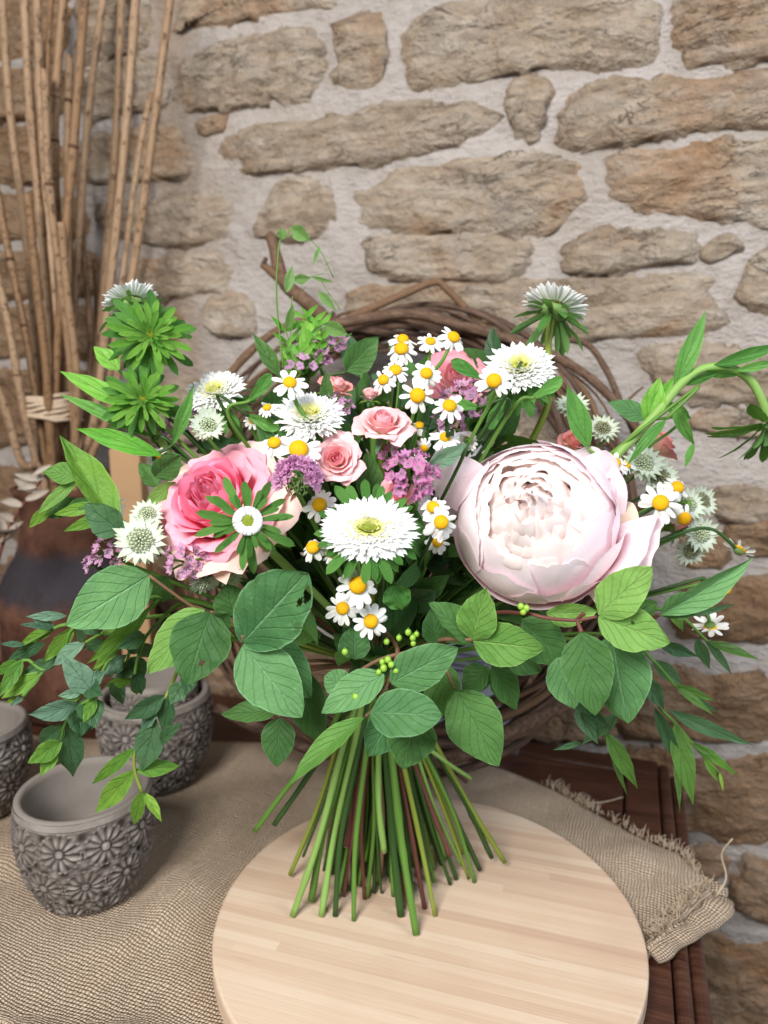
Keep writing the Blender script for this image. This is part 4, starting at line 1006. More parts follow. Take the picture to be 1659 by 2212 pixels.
def green_bud(label, x, y, d, fx, fy, fc, Y, via=None, white=False):
    p = pt(x, y, Y); zd_ = face_dir(p, fx, fy, fc); R = pxm(d, (p - CAM).length) / 2
    foot, rr, mt = next_foot(.003)
    t = thing('aster_bud', label, 'flower bud', foot, 'aster buds in the bouquet'); M = frame(p, zd_)
    if white:
        rg = []
        for k in range(2):
            for i in range(30):
                a = 2 * math.pi * (i + .5 * k + random.uniform(-.25, .25)) / 30; jl = random.uniform(.8, 1.15)
                def f(u, v, k=k, jl=jl):
                    w_ = R * .028 * (1 if u < .7 else math.sqrt(max(.03, 1 - ((u - .7) / .31) ** 2)))
                    r_ = R * (.285 + .05 * math.sin(math.pi * u) - .150 * u * u - .02 * k); z_ = R * jl * (-.04 + .30 * u - .16 * u * u) + .6 * w_ * v * v - R * .05 * k
                    return (v * w_ * (1.1 - .35 * u), r_, z_)
                rg.append(xf(grid(7, 2, f), Matrix.Rotation(a, 4, 'Z')))
        g = join(rg); stuff(obj('ray_florets', mesh('ray_florets', g[0], g[1], MT['white'], g[2]), t, M))
        g = ball(10, 24, lambda th, ph: (math.sin(th) * math.cos(ph) * R * .29, math.sin(th) * math.sin(ph) * R * .29, math.cos(th) * R * .08 - R * .06)); obj('cup', mesh('cup', g[0], g[1], MT['bractlight'], g[2]), t, M)
        g = ball(8, 18, lambda th, ph: (math.sin(th) * math.cos(ph) * R * .14, math.sin(th) * math.sin(ph) * R * .14, math.cos(th) * R * .05 + R * .02)); obj('eye', mesh('eye', g[0], g[1], MT['greeneye'], g[2]), t, M)
        bracts(t, M, [(9, R * .26, R * .34, .35, 1.25, -R * .02), (13, R * .26, R * .56, .05, 1.0, -R * .05), (13, R * .24, R * .82, -.12, .85, -R * .1)])
    else:
        g = ball(8, 16, lambda th, ph: (math.sin(th) * math.cos(ph) * R * .09, math.sin(th) * math.sin(ph) * R * .09, math.cos(th) * R * .10 + R * .10)); obj('eye', mesh('eye', g[0], g[1], MT['greeneye'], g[2]), t, M)
        bracts(t, M, [(8, R * .05, R * .22, 1.15, 1.1, R * .14), (11, R * .09, R * .32, .85, 1.05, R * .10), (14, R * .13, R * .46, .5, .95, R * .05), (15, R * .16, R * .62, .2, .85, 0)], 'bractlight')
        bracts(t, M, [(13, R * .18, R * .74, -.1, .85, -R * .06), (13, R * .18, R * .90, -.45, .75, -R * .12)])
    make_stem(t, p - zd_ * R * .1, zd_, foot, .0026, rr, 'stemlight', via)
    return t

# ---- roses
def rose_petal(t, size, openk, seed, ruff=.05):
    A = 2.3 - 1.2 * t; R_ = (.10 + .74 * t ** .85); H = 1.05 - .20 * t - .30 * openk * t ** 2
    def f(u, v):
        ws = (.30 + .70 * min(1.0, u * 1.5) ** .8) * (1.0 if u < .74 else math.sqrt(max(.3, 1 - ((u - .74) / .26) ** 2 * .62)))
        a = v * A * ws * (.62 if t > .5 else .85)
        rr = R_ * (.25 + .75 * math.sin(min(1, u * 1.15) * math.pi / 2)) * (1 - (.25 * u * u if t < .35 else 0))
        z = H * u ** .9 - (.13 * abs(v) ** 2.6) * u * u * (.35 + .65 * t)
        if t > .3:
            c = max(0, u - .62) / .38; k = (t - .3) / .7
            rr += c * c * (.16 + .30 * openk) * k; z -= c * c * (.05 + .16 * openk) * k
            rr += .08 * k * abs(v) ** 3 * u
        rr += .05 * v * (1 - t * .5)
        nz = noise.noise(Vector((v * 2.2 + seed * 3.1, u * 2.6, seed))); rr += ruff * nz * u * (.4 + t); z += ruff * .8 * noise.noise(Vector((v * 3 + seed, seed * 2, u * 2))) * u
        return (rr * math.cos(a) * size, rr * math.sin(a) * size, z * size - .5 * size)
    return grid(14, 18, f)
def rose(label, x, y, d, fx, fy, fc, mats, k=1.0, n=22, openk=.6, Y=None, seed=1, spin=0.0, sq=1.0, via=None, tmin=0.0, name='garden_rose', ruff=.05):
    p = dome(x, y, k) if Y is None else pt(x, y, Y)
    zd_ = face_dir(p, fx, fy, fc); S = pxm(d, (p - CAM).length) / 2 / (.88 + .25 * openk)
    foot, rr, mt = next_foot(.003)
    t = thing(name, label, 'rose', foot, 'roses in the bouquet'); M = frame(p - zd_ * S * .15, zd_, spin) @ Matrix.Diagonal((sq, 1, 1, 1))
    rnd = random.Random(seed)
    for i in range(n):
        tt = tmin + (1 - tmin) * i / (n - 1); g = rose_petal(tt, S, openk, seed + i * 1.37, ruff)
        mk = mats[min(len(mats) - 1, int(tt * len(mats)))]
        a = i * 2.39996 + rnd.uniform(-.2, .2)
        obj('petal', mesh('petal', g[0], g[1], MT[mk], g[2]), t, M @ Matrix.Rotation(a, 4, 'Z') @ Matrix.Rotation(rnd.uniform(-.06, .06), 4, 'X'))
    if n > 30:
        for i, (a, dz) in enumerate([(-1.0, .0), (-.45, .03), (.1, .0), (.6, .05)]):
            g = rose_petal(1.0, S * .98, .6, seed + 90 + i * 2.3, .10)
            obj('petal', mesh('petal', g[0], g[1], MT['roseout'], g[2]), t, M @ Matrix.Translation((0, 0, -S * (.06 + dz))) @ Matrix.Rotation(a, 4, 'Z'))
    g = ball(8, 14, lambda th, ph: (math.sin(th) * math.cos(ph) * S * .26, math.sin(th) * math.sin(ph) * S * .26, math.cos(th) * S * .26 - S * .55)); obj('calyx', mesh('calyx', g[0], g[1], MT['calyx'], g[2]), t, M)
    for i in range(5):
        g = leaf_geo(S * .95, S * .26, 'lance', .3, .9, .1, seed + i, 8, 4)
        obj('sepal', mesh('sepal', g[0], g[1], MT['eucgreen' if i % 2 else 'euc'], g[2]), t, M @ Matrix.Rotation(i * 1.257 + .4, 4, 'Z') @ Matrix.Translation((0, S * .15, -S * .62)) @ Matrix.Rotation(.35, 4, 'X'))
    make_stem(t, p - zd_ * S * .85, zd_, foot, .0026, rr, mt, via)
    return t

# ---- peony
def peony(label, x, y, d, fx, fy, fc, Y):
    p = pt(x, y, Y); zd_ = face_dir(p, fx, fy, fc); R = pxm(d, (p - CAM).length) / 2
    foot, rr, mt = next_foot(.004)
    t = thing('peony', label, 'peony', foot); M = frame(p, zd_)
    rnd = random.Random(5)
    def guard(phi, th_tip, r, W, seed, flare=0.0, th0=2.85, ruff=.02, split=0.0, mat='peony', sub=None):
        def f(u, v):
            th = th0 + (th_tip - th0) * u
            th += .07 * v * v * u * 2.0 + (sub or 0) * .16 * math.sin(v * 4.2 + seed) * u ** 3 + ruff * 2.4 * noise.noise(Vector((v * 2.6 + seed, seed * 1.3, 0))) * u * u + split * math.exp(-(v * 5) ** 2) * u ** 4
            w_ = W * (.35 + .65 * math.sin(math.pi * min(.62, u * .62) / .62 / 2)) 
            th += (.30 * abs(v) ** 3.2 + .05 * noise.noise(Vector((v * 4.0, seed, 2.2))) + .03 * noise.noise(Vector((v * 11.0, seed, 5.2)))) * u * u
            a = phi + v * w_ / max(.42, math.sin(th))
            q = r * (1 + ruff * noise.noise(Vector((v * 1.8 + seed, u * 2.2, seed))) + .018 * v) + flare * max(0, u - .35) ** 2 * (1.0)
            q += .022 * max(0, (u - .85) / .15) ** 2
            return (math.sin(th) * math.cos(a) * q * R, math.sin(th) * math.sin(a) * q * R, math.cos(th) * q * R * .96)
        g = grid(22, 30, f)
        obj('petal', mesh('petal', g[0], g[1], MT[mat], g[2]), t, M)
    # inner mass: overlapping scalloped petals that close over the heart, then a few ruffled ones
    N = 42
    for i in range(N):
        tt = i / (N - 1); b_ = .04 + .71 * tt ** .8 + rnd.uniform(-.025, .025); ph = i * 2.39996 + rnd.uniform(-.4, .4); sd = i * 2.17
        H = math.sqrt(max(.05, 1.05 ** 2 - (b_ + .0) ** 2)) - .05 + rnd.uniform(-.08, .05); A = min(1.5, rnd.uniform(.34, .62) / (b_ + .12)); lean = rnd.uniform(.22, .42) + .04 * tt; wv = rnd.uniform(.3, 1.6); fq = rnd.uniform(2.5, 6.0)
        def f(u, v, b_=b_, ph=ph, sd=sd, H=H, A=A, lean=lean, wv=wv, fq=fq):
            a = ph + v * A * (.55 + .45 * min(1, u * 1.4))
            n1 = noise.noise(Vector((v * 1.6 + sd, u * .8, sd * .7))); n2 = noise.noise(Vector((v * 3.0 + sd * 1.3, sd, 0)))
            r_ = b_ * .5 + (b_ * .5 + .16) * math.sin(u * 1.8) / .95 - lean * u * u + .035 * wv * math.sin(v * fq + sd) * u * u + .07 * n1 * u * u
            z_ = .10 + (H - .10) * u - (.20 * abs(v) ** 3.5 - .10 * n2 + .035 * max(0, n2) * math.sin(v * 14)) * u * u
            return (r_ * math.cos(a) * R, r_ * math.sin(a) * R, z_ * R)
        g = grid(18, 26, f)
        obj('inner_petal', mesh('inner_petal', g[0], g[1], MT['peonyin'], g[2]), t, M)
    g = ball(14, 20, lambda th, ph: (math.sin(th) * math.cos(ph) * R * .62, math.sin(th) * math.sin(ph) * R * .62, math.cos(th) * R * .62)); obj('heart', mesh('heart', g[0], g[1], MT['peonyin'], [(.3, .5)] * len(g[0])), t, M)
    # petals folded up round the mass (angles: 0 right, 1.57 up, 3.14 left, -1.57 down)
    for i in range(9): guard(i * .70 + .3, .56 + .16 * rnd.random(), .915 + .012 * (i % 3), .55, i * 3.3, 0, 2.4, .035, .10 * rnd.random(), 'peonyin')
    for i in range(8): guard(i * .785 + .1, .74 + .12 * rnd.random(), .95 + .012 * (i % 3), .62, 40 + i * 2.1, 0, 2.6, .03, .08 * rnd.random())
    guard(3.05, .72, 1.00, .80, 3.3); guard(2.35, .80, .985, .62, 9.1); guard(1.6, .92, 1.0, .75, 5.5); guard(.75, .85, 1.01, .7, 7.7)
    guard(-2.35, .98, 1.02, .85, 12.2, 0, 2.85, .02, .16); guard(-1.45, 1.20, 1.035, .62, 15.1, .02, 2.85, .03, .10); guard(-.75, 1.12, 1.03, .60, 18.4, .10, 2.85, .03)
    guard(-.15, 1.10, 1.01, .5, 19.4, .03); guard(-1.75, 1.62, 1.06, .80, 21.0, .06, 2.9, .03, .14); guard(-1.0, 1.50, 1.06, .70, 25.0, .12, 2.9, .03); guard(-2.7, 1.45, 1.045, .7, 28.0)
    # loose outer petals: far right low, upper left behind, upper right behind
    guard(-.50, 1.18, 1.02, .52, 31.0, .95, 2.6, .04); guard(-.38, 1.30, 1.05, .40, 33.0, 1.05, 2.6, .03)
    guard(2.62, 1.18, 1.02, .55, 35.0, 1.25, 2.6, .02); guard(.62, 1.45, 1.02, .46, 37.0, .42, 2.6, .02); guard(-.2, 1.75, 1.02, .6, 39.0, .6, 2.6, .02, 0, 'cream')
    leaf_between(t, pt(1030,1110,.430), pt(962,984,.405), pxm(125,.41), 'peony', 'round', -.15, name='petal', fold=-.12, bend=-.3, wave=.05)
    leaf_between(t, pt(1275,1085,.430), pt(1308,972,.415), pxm(100,.41), 'peony', 'round', .25, name='petal', fold=-.12, bend=-.3, wave=.05)
    make_stem(t, p - zd_ * R * .85, zd_, foot, .0035, rr, mt)
    return t

# ---- statice, astrantia
def statice_floret(seed):
    def f(u, v):
        a = math.pi * v; nn = noise.noise(Vector((math.cos(a) * 2.1 + seed, math.sin(a) * 2.1, u * 1.5))); n2 = noise.noise(Vector((math.cos(a) * 4.3, math.sin(a) * 4.3 + seed, u * 3)))
        rr = (.015 + .62 * u ** .9) * (1 + .45 * nn * u + .2 * n2 * u)
        z = .30 * u + .55 * u * n2 + .40 * u * nn
        return (rr * math.cos(a), rr * math.sin(a), z)
    return grid(5, 22, f)
SF = {m_: [mesh('floret', *statice_floret(k * 2.3)[:2], MT[m_], statice_floret(k * 2.3)[2]) for k in range(5)] for m_ in ('statice', 'staticedeep')}
g = grid(4, 6, lambda u, v: ((.07 + .10 * u) * math.cos(math.pi * v), (.07 + .10 * u) * math.sin(math.pi * v), u * .6 - .45)); SCAL = mesh('floret_calyx', g[0], g[1], MT['calyx'], g[2])
def statice(label, x, y, d, fx=0, fy=.5, fc=.8, k=1.0, n=14, mat='statice', size=.40, spread=1.0, Y=None, stretch=(1, 1)):
    p = dome(x, y, k) if Y is None else pt(x, y, Y)
    zd_ = face_dir(p, fx, fy, fc); R = pxm(d, (p - CAM).length) / 2
    foot, rr, mt = next_foot(.0016)
    t = thing('statice', label, 'statice', foot, 'statice sprays in the bouquet'); M = frame(p - zd_ * R * .8, zd_)
    n = int(n * 1.5)
    for i in range(n):
        q = (i + .5) / n; th = 1.0 * spread * math.sqrt(q); ph = i * 2.39996 + random.uniform(-.3, .3)
        dr = Vector((math.sin(th) * math.cos(ph) * stretch[0], math.sin(th) * math.sin(ph) * stretch[1], math.cos(th)))
        c = M @ (dr * R * random.uniform(.85, 1.15)); dz = (M.to_3x3() @ dr).normalized()
        dz = (dz + Vector((random.uniform(-.4, .4), random.uniform(-.4, .4), random.uniform(-.3, .4)))).normalized()
        fl = frame(c, dz, random.uniform(0, 6)) @ Matrix.Scale(R * size * random.uniform(.85, 1.2), 4)
        fo = obj('floret', random.choice(SF[mat]), t, fl); obj('calyx', SCAL, fo, fl)
        if i % 2 == 0:
            g = tube([c - dz * R * size * .3, (c + p) * .5 - zd_ * R * .4, p - zd_ * R * 1.1], .0006, .0009, 6, 5); obj('stalk', mesh('stalk', g[0], g[1], MT['stem'], g[2]), t)
    make_stem(t, p - zd_ * R * 1.0, zd_, foot, .0012, rr, mt if mt not in ('stemgrey',) else 'stem')
    return t
def clover_statice(label, x, y, d, fx, fy, fc, k):
    p = dome(x, y, k); zd_ = face_dir(p, fx, fy, fc); R = pxm(d, (p - CAM).length) / 2
    foot, rr, mt = next_foot(.0016); t = thing('statice', label, 'statice', foot, 'statice sprays in the bouquet'); M = frame(p, zd_)
    for ring, (n, r0, el, sz) in enumerate([(11, .62, .55, .46), (13, .50, .95, .42), (9, .36, 1.2, .34)]):
        for i in range(n):
            a = math.radians(-28) + math.radians(236) * (i + random.uniform(.2, .8)) / n
            dr = Vector((math.cos(a) * math.cos(el), math.sin(a) * math.cos(el), math.sin(el) * .8))
            fl = frame(M @ (Vector((math.cos(a), math.sin(a) * .9, .1 + .12 * ring)) * R * r0), (M.to_3x3() @ dr), random.uniform(0, 6)) @ Matrix.Scale(R * sz, 4)
            obj('floret', random.choice(SF['statice']), t, fl)
    rg = []
    for i in range(90):
        a = random.uniform(0, 6.28); r = R * .42 * math.sqrt(random.random()); b = Vector((r * math.cos(a), r * math.sin(a) - R * .32, 0)); dv = Vector((random.uniform(-.5, .5), random.uniform(-.4, .6), 1)).normalized() * R * random.uniform(.18, .38)
        rg.append(tube([b, b + dv], R * .03, R * .008, 2, 4))
    g = join(rg); stuff(obj('green_calyces', mesh('green_calyces', g[0], g[1], MT['calyx']), t, M))
    make_stem(t, p - zd_ * R * .2, zd_, foot, .0014, rr, mt); return t
AB = [leaf_geo(1.0, .34, 'lance', .2, .15, .06, k * 4.1, 8, 4) for k in range(3)]; AB_ME = [mesh('bract', b_[0], b_[1], MT['astrantia'], b_[2]) for b_ in AB]
def astrantia(label, x, y, d, fx, fy, fc, k=1.0, Y=None, pins='pins', nb=17, cup=.25):
    p = dome(x, y, k) if Y is None else pt(x, y, Y)
    zd_ = face_dir(p, fx, fy, fc); R = pxm(d, (p - CAM).length) / 2
    foot, rr, mt = next_foot(.0016); t = thing('astrantia', label, 'astrantia', foot, 'astrantia flowers in the bouquet'); M = frame(p, zd_, random.uniform(0, 6))
    for ring in range(2):
        for i in range(nb):
            a = 2 * math.pi * (i + .5 * ring) / nb + random.uniform(-.06, .06); l_ = R * random.uniform(.78, .95) * (1 - .1 * ring)
            obj('bract', random.choice(AB_ME), t, M @ Matrix.Rotation(a, 4, 'Z') @ Matrix.Translation((0, R * .10, -R * .06 * ring)) @ Matrix.Rotation(cup - .2 * ring + random.uniform(-.1, .1), 4, 'X') @ Matrix.Scale(l_, 4))
    rg = []
    for i in range(70):
        q = (i + .5) / 70; th = 1.25 * math.sqrt(q); ph = i * 2.39996; dr = Vector((math.sin(th) * math.cos(ph), math.sin(th) * math.sin(ph), math.cos(th)))
        e = dr * R * random.uniform(.40, .52); rg.append(tube([Vector((0, 0, 0)), e], R * .012, R * .012, 2, 4))
        rg.append(xf(ball(4, 6, lambda a_, b_: (math.sin(a_) * math.cos(b_) * R * .045, math.sin(a_) * math.sin(b_) * R * .045, math.cos(a_) * R * .05)), Matrix.Translation(e)))
    g = join(rg); stuff(obj('pin_florets', mesh('pin_florets', g[0], g[1], MT[pins]), t, M))
    make_stem(t, p - zd_ * R * .1, zd_, foot, .0010, rr, mt); return t

# ------------------------------------------------------------------ flowers, one by one
peony('large pale pink double peony with ruffled heart, biggest flower of the bouquet', 1158, 1128, 332, -.05, .30, .95, .418)
ROSE = ['rosein', 'rosein', 'rosein', 'rosemid', 'rosemid', 'roseout']
rose('large bright pink rose with cream outer petals, left front of the bouquet', 462, 1080, 305, -.46, .46, .76, ROSE, n=40, openk=.75, Y=.408, seed=3, ruff=.10)
SPR = ['sprayin', 'spray', 'spray']
rose('small pale pink rose seen from the side on an upright stem in the centre', 827, 908, 128, .02, .80, .58, SPR, Y=.40, n=20, openk=.95, seed=11, name='spray_rose')
rose('small pale pink rose facing the camera, left of the upright side-on rose', 727, 990, 112, -.12, .22, .96, SPR, Y=.385, n=20, openk=.7, seed=14, name='spray_rose')
rose('small deeper pink rose half hidden behind the bracts of the oval aster', 858, 1064, 84, -.35, .30, .85, ['sprayin'], Y=.40, n=16, openk=.4, seed=17, name='spray_rose')
rose('pale rose with deep pink petal edges behind the chamomiles at the back', 985, 812, 150, .05, .60, .75, ['backrose'], Y=.50, n=20, openk=.8, seed=21)
rose('pale pink bud-shaped rose with peach rim behind the upright leaf', 728, 830, 82, .25, .80, .30, ['spray', 'coral'], Y=.47, n=12, openk=.5, seed=25, name='spray_rose')
rose('tiny pale rose bud beside the left edge of the chamomile cluster', 798, 850, 44, -.1, .85, .4, ['spray'], Y=.46, n=9, openk=.1, seed=27, name='spray_rose')
rose('coral pink rose bud hanging out at the right in front of the wall', 1432, 955, 84, .75, .55, .15, ['coral'], Y=.50, n=12, openk=.35, seed=29, name='spray_rose')
rose('coral rose behind the astrantia and daisies at the right edge', 1448, 1056, 80, .70, .45, .35, ['coral'], Y=.505, n=12, openk=.5, seed=31, name='spray_rose')
rose('dusky coral rose lowest at the right edge behind astrantia', 1482, 1130, 84, .65, .2, .5, ['coral'], Y=.51, n=12, openk=.5, seed=33, name='spray_rose')
rose('coral rose peeping out just above the peony', 1240, 950, 70, .1, .7, .6, ['coral'], Y=.47, n=12, openk=.5, seed=35, name='spray_rose')
rose('cream rose behind the right side of the peony', 1330, 1190, 130, .6, .1, .7, ['cream'], Y=.475, n=14, openk=.7, seed=37)

aster('oval white aster with a slit yellow centre, front centre of the bouquet', 797, 1146, 182, .02, .34, .94, Y=.362, oval=1.42, seed=1, brl=.98, eye='dark', back_el=-.05, brn=(12, 14))
aster('white aster with pale yellow centre under the curved chamomile stem', 670, 905, 152, .0, .76, .62, k=1.0, seed=2, brl=.75)
aster('white aster tilted left above the big pink rose', 468, 852, 130, -.28, .70, .62, k=1.0, seed=3, brl=.9)
aster('white aster with a chamomile in front, upper right of the bouquet', 1122, 800, 150, .02, .72, .66, k=1.0, seed=4, brl=.95)
aster('white aster seen from behind, highest flower at the right', 1198, 668, 138, .22, .80, -.50, Y=.49, seed=5, brl=.95, back_el=-.35, via=[pt(1185,730,.485), pt(1180,820,.475), pt(1150,950,.47)])
aster('white aster turned to the wall at the top left above green buds', 285, 655, 110, -.15, .75, -.55, Y=.475, seed=6, brl=1.0, via=[pt(300,740,.47), pt(325,880,.465), pt(380,1000,.47)])
green_bud('small white ring bud in a green star of bracts before the big pink rose', 535, 1126, 205, .02, .18, .98, .352, white=True)
green_bud('upper leafy green aster bud at the left below the turned white aster', 325, 726, 205, .06, .20, .97, .44, via=[pt(328,790,.45), pt(335,880,.455), pt(390,1010,.46)])
green_bud('lower leafy green aster bud at the left beside the raffia band', 308, 864, 180, .10, .25, .95, .43, via=[pt(322,910,.44), pt(360,970,.45), pt(420,1060,.46)])

CH = [
 ('chamomile raised on a curved stem in front of a white aster', 626, 826, 92, .02, .62, .78, dict(Y=.385, via=[pt(640,870,.387), pt(672,925,.392), pt(688,990,.42)], np_=9, droop=.05)),
 ('chamomile facing the camera just above the purple clover-shaped statice', 645, 970, 104, .0, .42, .90, dict(Y=.375, droop=.1)),
 ('chamomile with hanging petals touching the big pink rose', 592, 956, 80, -.15, .62, .75, dict(Y=.383, droop=.5)),
 ('chamomile peeping out under the white aster, left of the small rose', 688, 946, 48, .1, .6, .75, dict(Y=.395)),
 ('uppermost chamomile of the left column in the back cluster', 870, 732, 70, .0, .72, .65, dict(Y=.455, droop=.4)),
 ('second chamomile from the top in the left column of the back cluster', 867, 753, 76, -.05, .62, .75, dict(Y=.445, droop=.45)),
 ('chamomile on a thin dark stem before the pink-edged rose top', 930, 737, 68, .05, .74, .66, dict(Y=.45, droop=.1, via=[pt(925,790,.452), pt(912,860,.456)])),
 ('topmost right chamomile of the back cluster on a slanting stem', 980, 728, 72, .35, .60, .72, dict(Y=.45, droop=.35, via=[pt(958,775,.45), pt(930,815,.453), pt(915,880,.456)])),
 ('third chamomile down in the left column of the back cluster', 854, 799, 68, .0, .62, .76, dict(Y=.43, droop=.15)),
 ('lowest left chamomile of the back cluster beside the tiny rose bud', 828, 820, 70, -.25, .45, .85, dict(Y=.425, droop=.35)),
 ('chamomile in the middle of the back cluster before the pink-edged rose', 921, 806, 76, .05, .48, .86, dict(Y=.43, droop=.3)),
 ('chamomile with open even petals above the upright small rose', 902, 854, 86, .08, .30, .95, dict(Y=.405, np_=9)),
 ('chamomile on a straight green stem right of the upright small rose', 971, 876, 76, .1, .58, .80, dict(Y=.40, np_=9, droop=.2, via=[pt(966,940,.405), pt(962,990,.42)])),
 ('chamomile in front of the upper right white aster', 1067, 822, 88, -.05, .35, .92, dict(Y=.385, missing=2)),
 ('chamomile with drooping petals below the even-petalled one', 906, 918, 56, .05, .6, .7, dict(Y=.415, droop=.7)),
 ('chamomile low in the gap right of the upright rose, petals spread', 962, 944, 70, .0, .62, .76, dict(Y=.41)),
 ('chamomile hanging face down right of the upright rose sepals', 916, 968, 52, .1, -.45, .8, dict(Y=.408, droop=.6)),
 ('chamomile seen from behind above the grey-green leaf', 1010, 950, 58, .15, .5, -.6, dict(Y=.42, droop=.3)),
 ('chamomile tucked behind the purple statice, above its florets', 905, 988, 46, .0, .6, .7, dict(Y=.40)),
 ('chamomile half hidden left of the central white aster', 577, 880, 50, -.2, .65, .7, dict(Y=.43)),
 ('chamomile deep in the shade below the tilted white aster', 546, 908, 46, -.1, .55, .75, dict(Y=.44)),
 ('chamomile behind the left bracts of the oval aster', 690, 1090, 92, -.25, .25, .93, dict(Y=.382, droop=.3, missing=2)),
 ('chamomile with hanging petals at the lower left of the oval aster', 676, 1182, 84, -.18, .40, .88, dict(Y=.365, droop=.75)),
 ('small chamomile squeezed against the lower left petals of the oval aster', 717, 1198, 50, .0, .4, .9, dict(Y=.37)),
 ('largest low chamomile hanging right below the oval aster', 773, 1264, 112, .08, .18, .97, dict(Y=.358, droop=.35, np_=12)),
 ('shaded chamomile left of the two hanging below the oval aster', 740, 1314, 80, -.1, .12, .97, dict(Y=.375, droop=.2)),
 ('lowest chamomile of the bouquet centre, above the green berries', 801, 1342, 92, .05, .1, .98, dict(Y=.365, droop=.2)),
 ('upper chamomile of the pair between the oval aster and peony', 935, 1095, 84, -.1, .35, .92, dict(Y=.378, droop=.4)),
 ('lower chamomile of the pair between the oval aster and peony', 953, 1128, 92, .15, .20, .96, dict(Y=.368, droop=.45)),
 ('dim chamomile under the pair beside the peony', 945, 1170, 74, .0, .05, .98, dict(Y=.40, droop=.5)),
 ('chamomile tucked behind the upper right petal of the peony', 1328, 1000, 72, .35, .40, .80, dict(Y=.425, droop=.3)),
 ('small chamomile at the foot of the thick bent green stem', 1354, 1004, 48, .3, .55, .7, dict(Y=.43, droop=.4)),
 ('open chamomile right of the peony before the astrantia', 1427, 1086, 96, .15, .12, .97, dict(Y=.42, np_=11, missing=1)),
 ('half hidden chamomile behind the open one at the right', 1464, 1052, 66, .35, .35, .8, dict(Y=.45, droop=.5)),
 ('chamomile with few hanging petals below the open one at the right', 1478, 1120, 70, .3, -.3, .75, dict(Y=.44, droop=.8)),
 ('white-petalled chamomile seen from behind at the tip of an arching stem', 1597, 1188, 62, .45, .75, -.35, dict(Y=.44, droop=-.4, np_=9, via=[pt(1570,1165,.44), pt(1540,1144,.44), pt(1500,1143,.44), pt(1420,1172,.44), pt(1330,1215,.445)])),
 ('chamomile hanging sideways below the folded leaf at the far right', 1572, 1272, 60, .85, -.1, .25, dict(Y=.435, droop=.9, np_=9, via=[pt(1545,1265,.435), pt(1520,1255,.435), pt(1440,1270,.44)])),
 ('chamomile seen from below, lowest at the far right before the wall', 1534, 1353, 72, .05, -.55, -.45, dict(Y=.435, droop=-.05, np_=11, via=[pt(1528,1325,.435), pt(1510,1295,.435), pt(1470,1270,.44)])),
 ('chamomile behind the two-tone folded leaf at the left', 250, 1088, 62, .25, .35, .8, dict(Y=.42, droop=.3)),
 ('small chamomile with few petals above the dark leaf at the left', 340, 984, 50, -.2, .4, .8, dict(Y=.44, missing=4)),
]
for lab, x, y, d, fx, fy, fc, kw in CH: chamomile(lab, x, y, d, fx, fy, fc, **kw)

clover_statice('purple clover-shaped statice head left of the small camera-facing rose', 642, 1032, 124, .0, .35, .92, 1.10)
statice('lilac statice spray at the back top beside the grass', 702, 738, 92, .1, .5, .8, Y=.50, n=9, size=.42)
statice('lilac statice spray left of the back one, lower', 652, 778, 60, -.1, .6, .7, Y=.49, n=5, size=.55)
statice('pink statice florets behind the pointed upright leaf', 728, 872, 70, .1, .5, .8, Y=.44, n=7, size=.42)
statice('magenta statice spray between the small roses and the peony', 892, 1018, 124, .1, .35, .9, Y=.385, n=16, mat='staticedeep', size=.34)
statice('deep pink statice florets left of the magenta spray', 846, 984, 60, -.1, .4, .85, Y=.405, n=7, mat='staticedeep', size=.48)
statice('purple statice spray below the pink-edged rose, right', 1008, 862, 110, .1, .45, .85, Y=.445, n=14, size=.32)
statice('dark purple statice lowest in the shade right of the roses', 975, 905, 80, .1, .4, .85, Y=.455, n=8, size=.36)
statice('pale lilac statice behind the tilted white aster at the left', 388, 900, 66, -.3, .5, .8, Y=.46, n=6, size=.5)
statice('mauve statice florets left of the big pink rose stem', 350, 935, 44, -.3, .4, .8, Y=.46, n=4, size=.6)
statice('bright violet statice left of the starry astrantia', 240, 1178, 92, -.4, .35, .8, Y=.405, n=9, size=.36)
statice('single magenta floret tip far left below the violet statice', 192, 1212, 34, -.6, .3, .7, Y=.405, n=2, size=.85)
statice('violet statice spray below the big pink rose', 402, 1208, 92, -.1, .15, .95, Y=.385, n=9, size=.36)

astrantia('starry white astrantia left of the big pink rose', 304, 1168, 118, -.20, .20, .95, Y=.388)
astrantia('astrantia peeping out between rose and starry astrantia at the left', 318, 1112, 76, -.1, .5, .8, Y=.40)
astrantia('cream astrantia below the tilted white aster', 450, 922, 92, .0, .35, .9, Y=.41, cup=.7)
astrantia('astrantia nodding under the violet statice at the left', 438, 1252, 74, .15, -.85, .45, Y=.395, cup=.6)
astrantia('shaded astrantia beneath the cream rose petals', 492, 1238, 80, .05, -.7, .6, Y=.41, cup=.6)
RA = [('astrantia behind the chamomile at the bent green stem', 1386, 1004, 96, .35, .45, .8, .46), ('astrantia above the open chamomile at the right', 1422, 1036, 92, .3, .4, .85, .465), ('greenish astrantia behind the half hidden chamomile', 1482, 1092, 80, .4, .2, .85, .47),
 ('dark-centred astrantia farthest right', 1512, 1084, 76, .5, .25, .8, .485), ('astrantia above the arching chamomile stem', 1510, 1152, 84, .45, -.1, .85, .47), ('astrantia lowest at the right, under the arching stem', 1490, 1186, 76, .3, -.4, .8, .475), ('astrantia above the peony, left of the upright leaf', 1236, 882, 84, .0, .7, .6, .475), ('astrantia above the peony, right of the upright leaf', 1300, 930, 80, .2, .6, .7, .475)]
for i, (lab, x, y, d, fx, fy, fc, Y) in enumerate(RA): astrantia(lab, x, y, d, fx, fy, fc, Y=Y, pins='pinsdark' if i % 2 else 'pins', cup=.5)

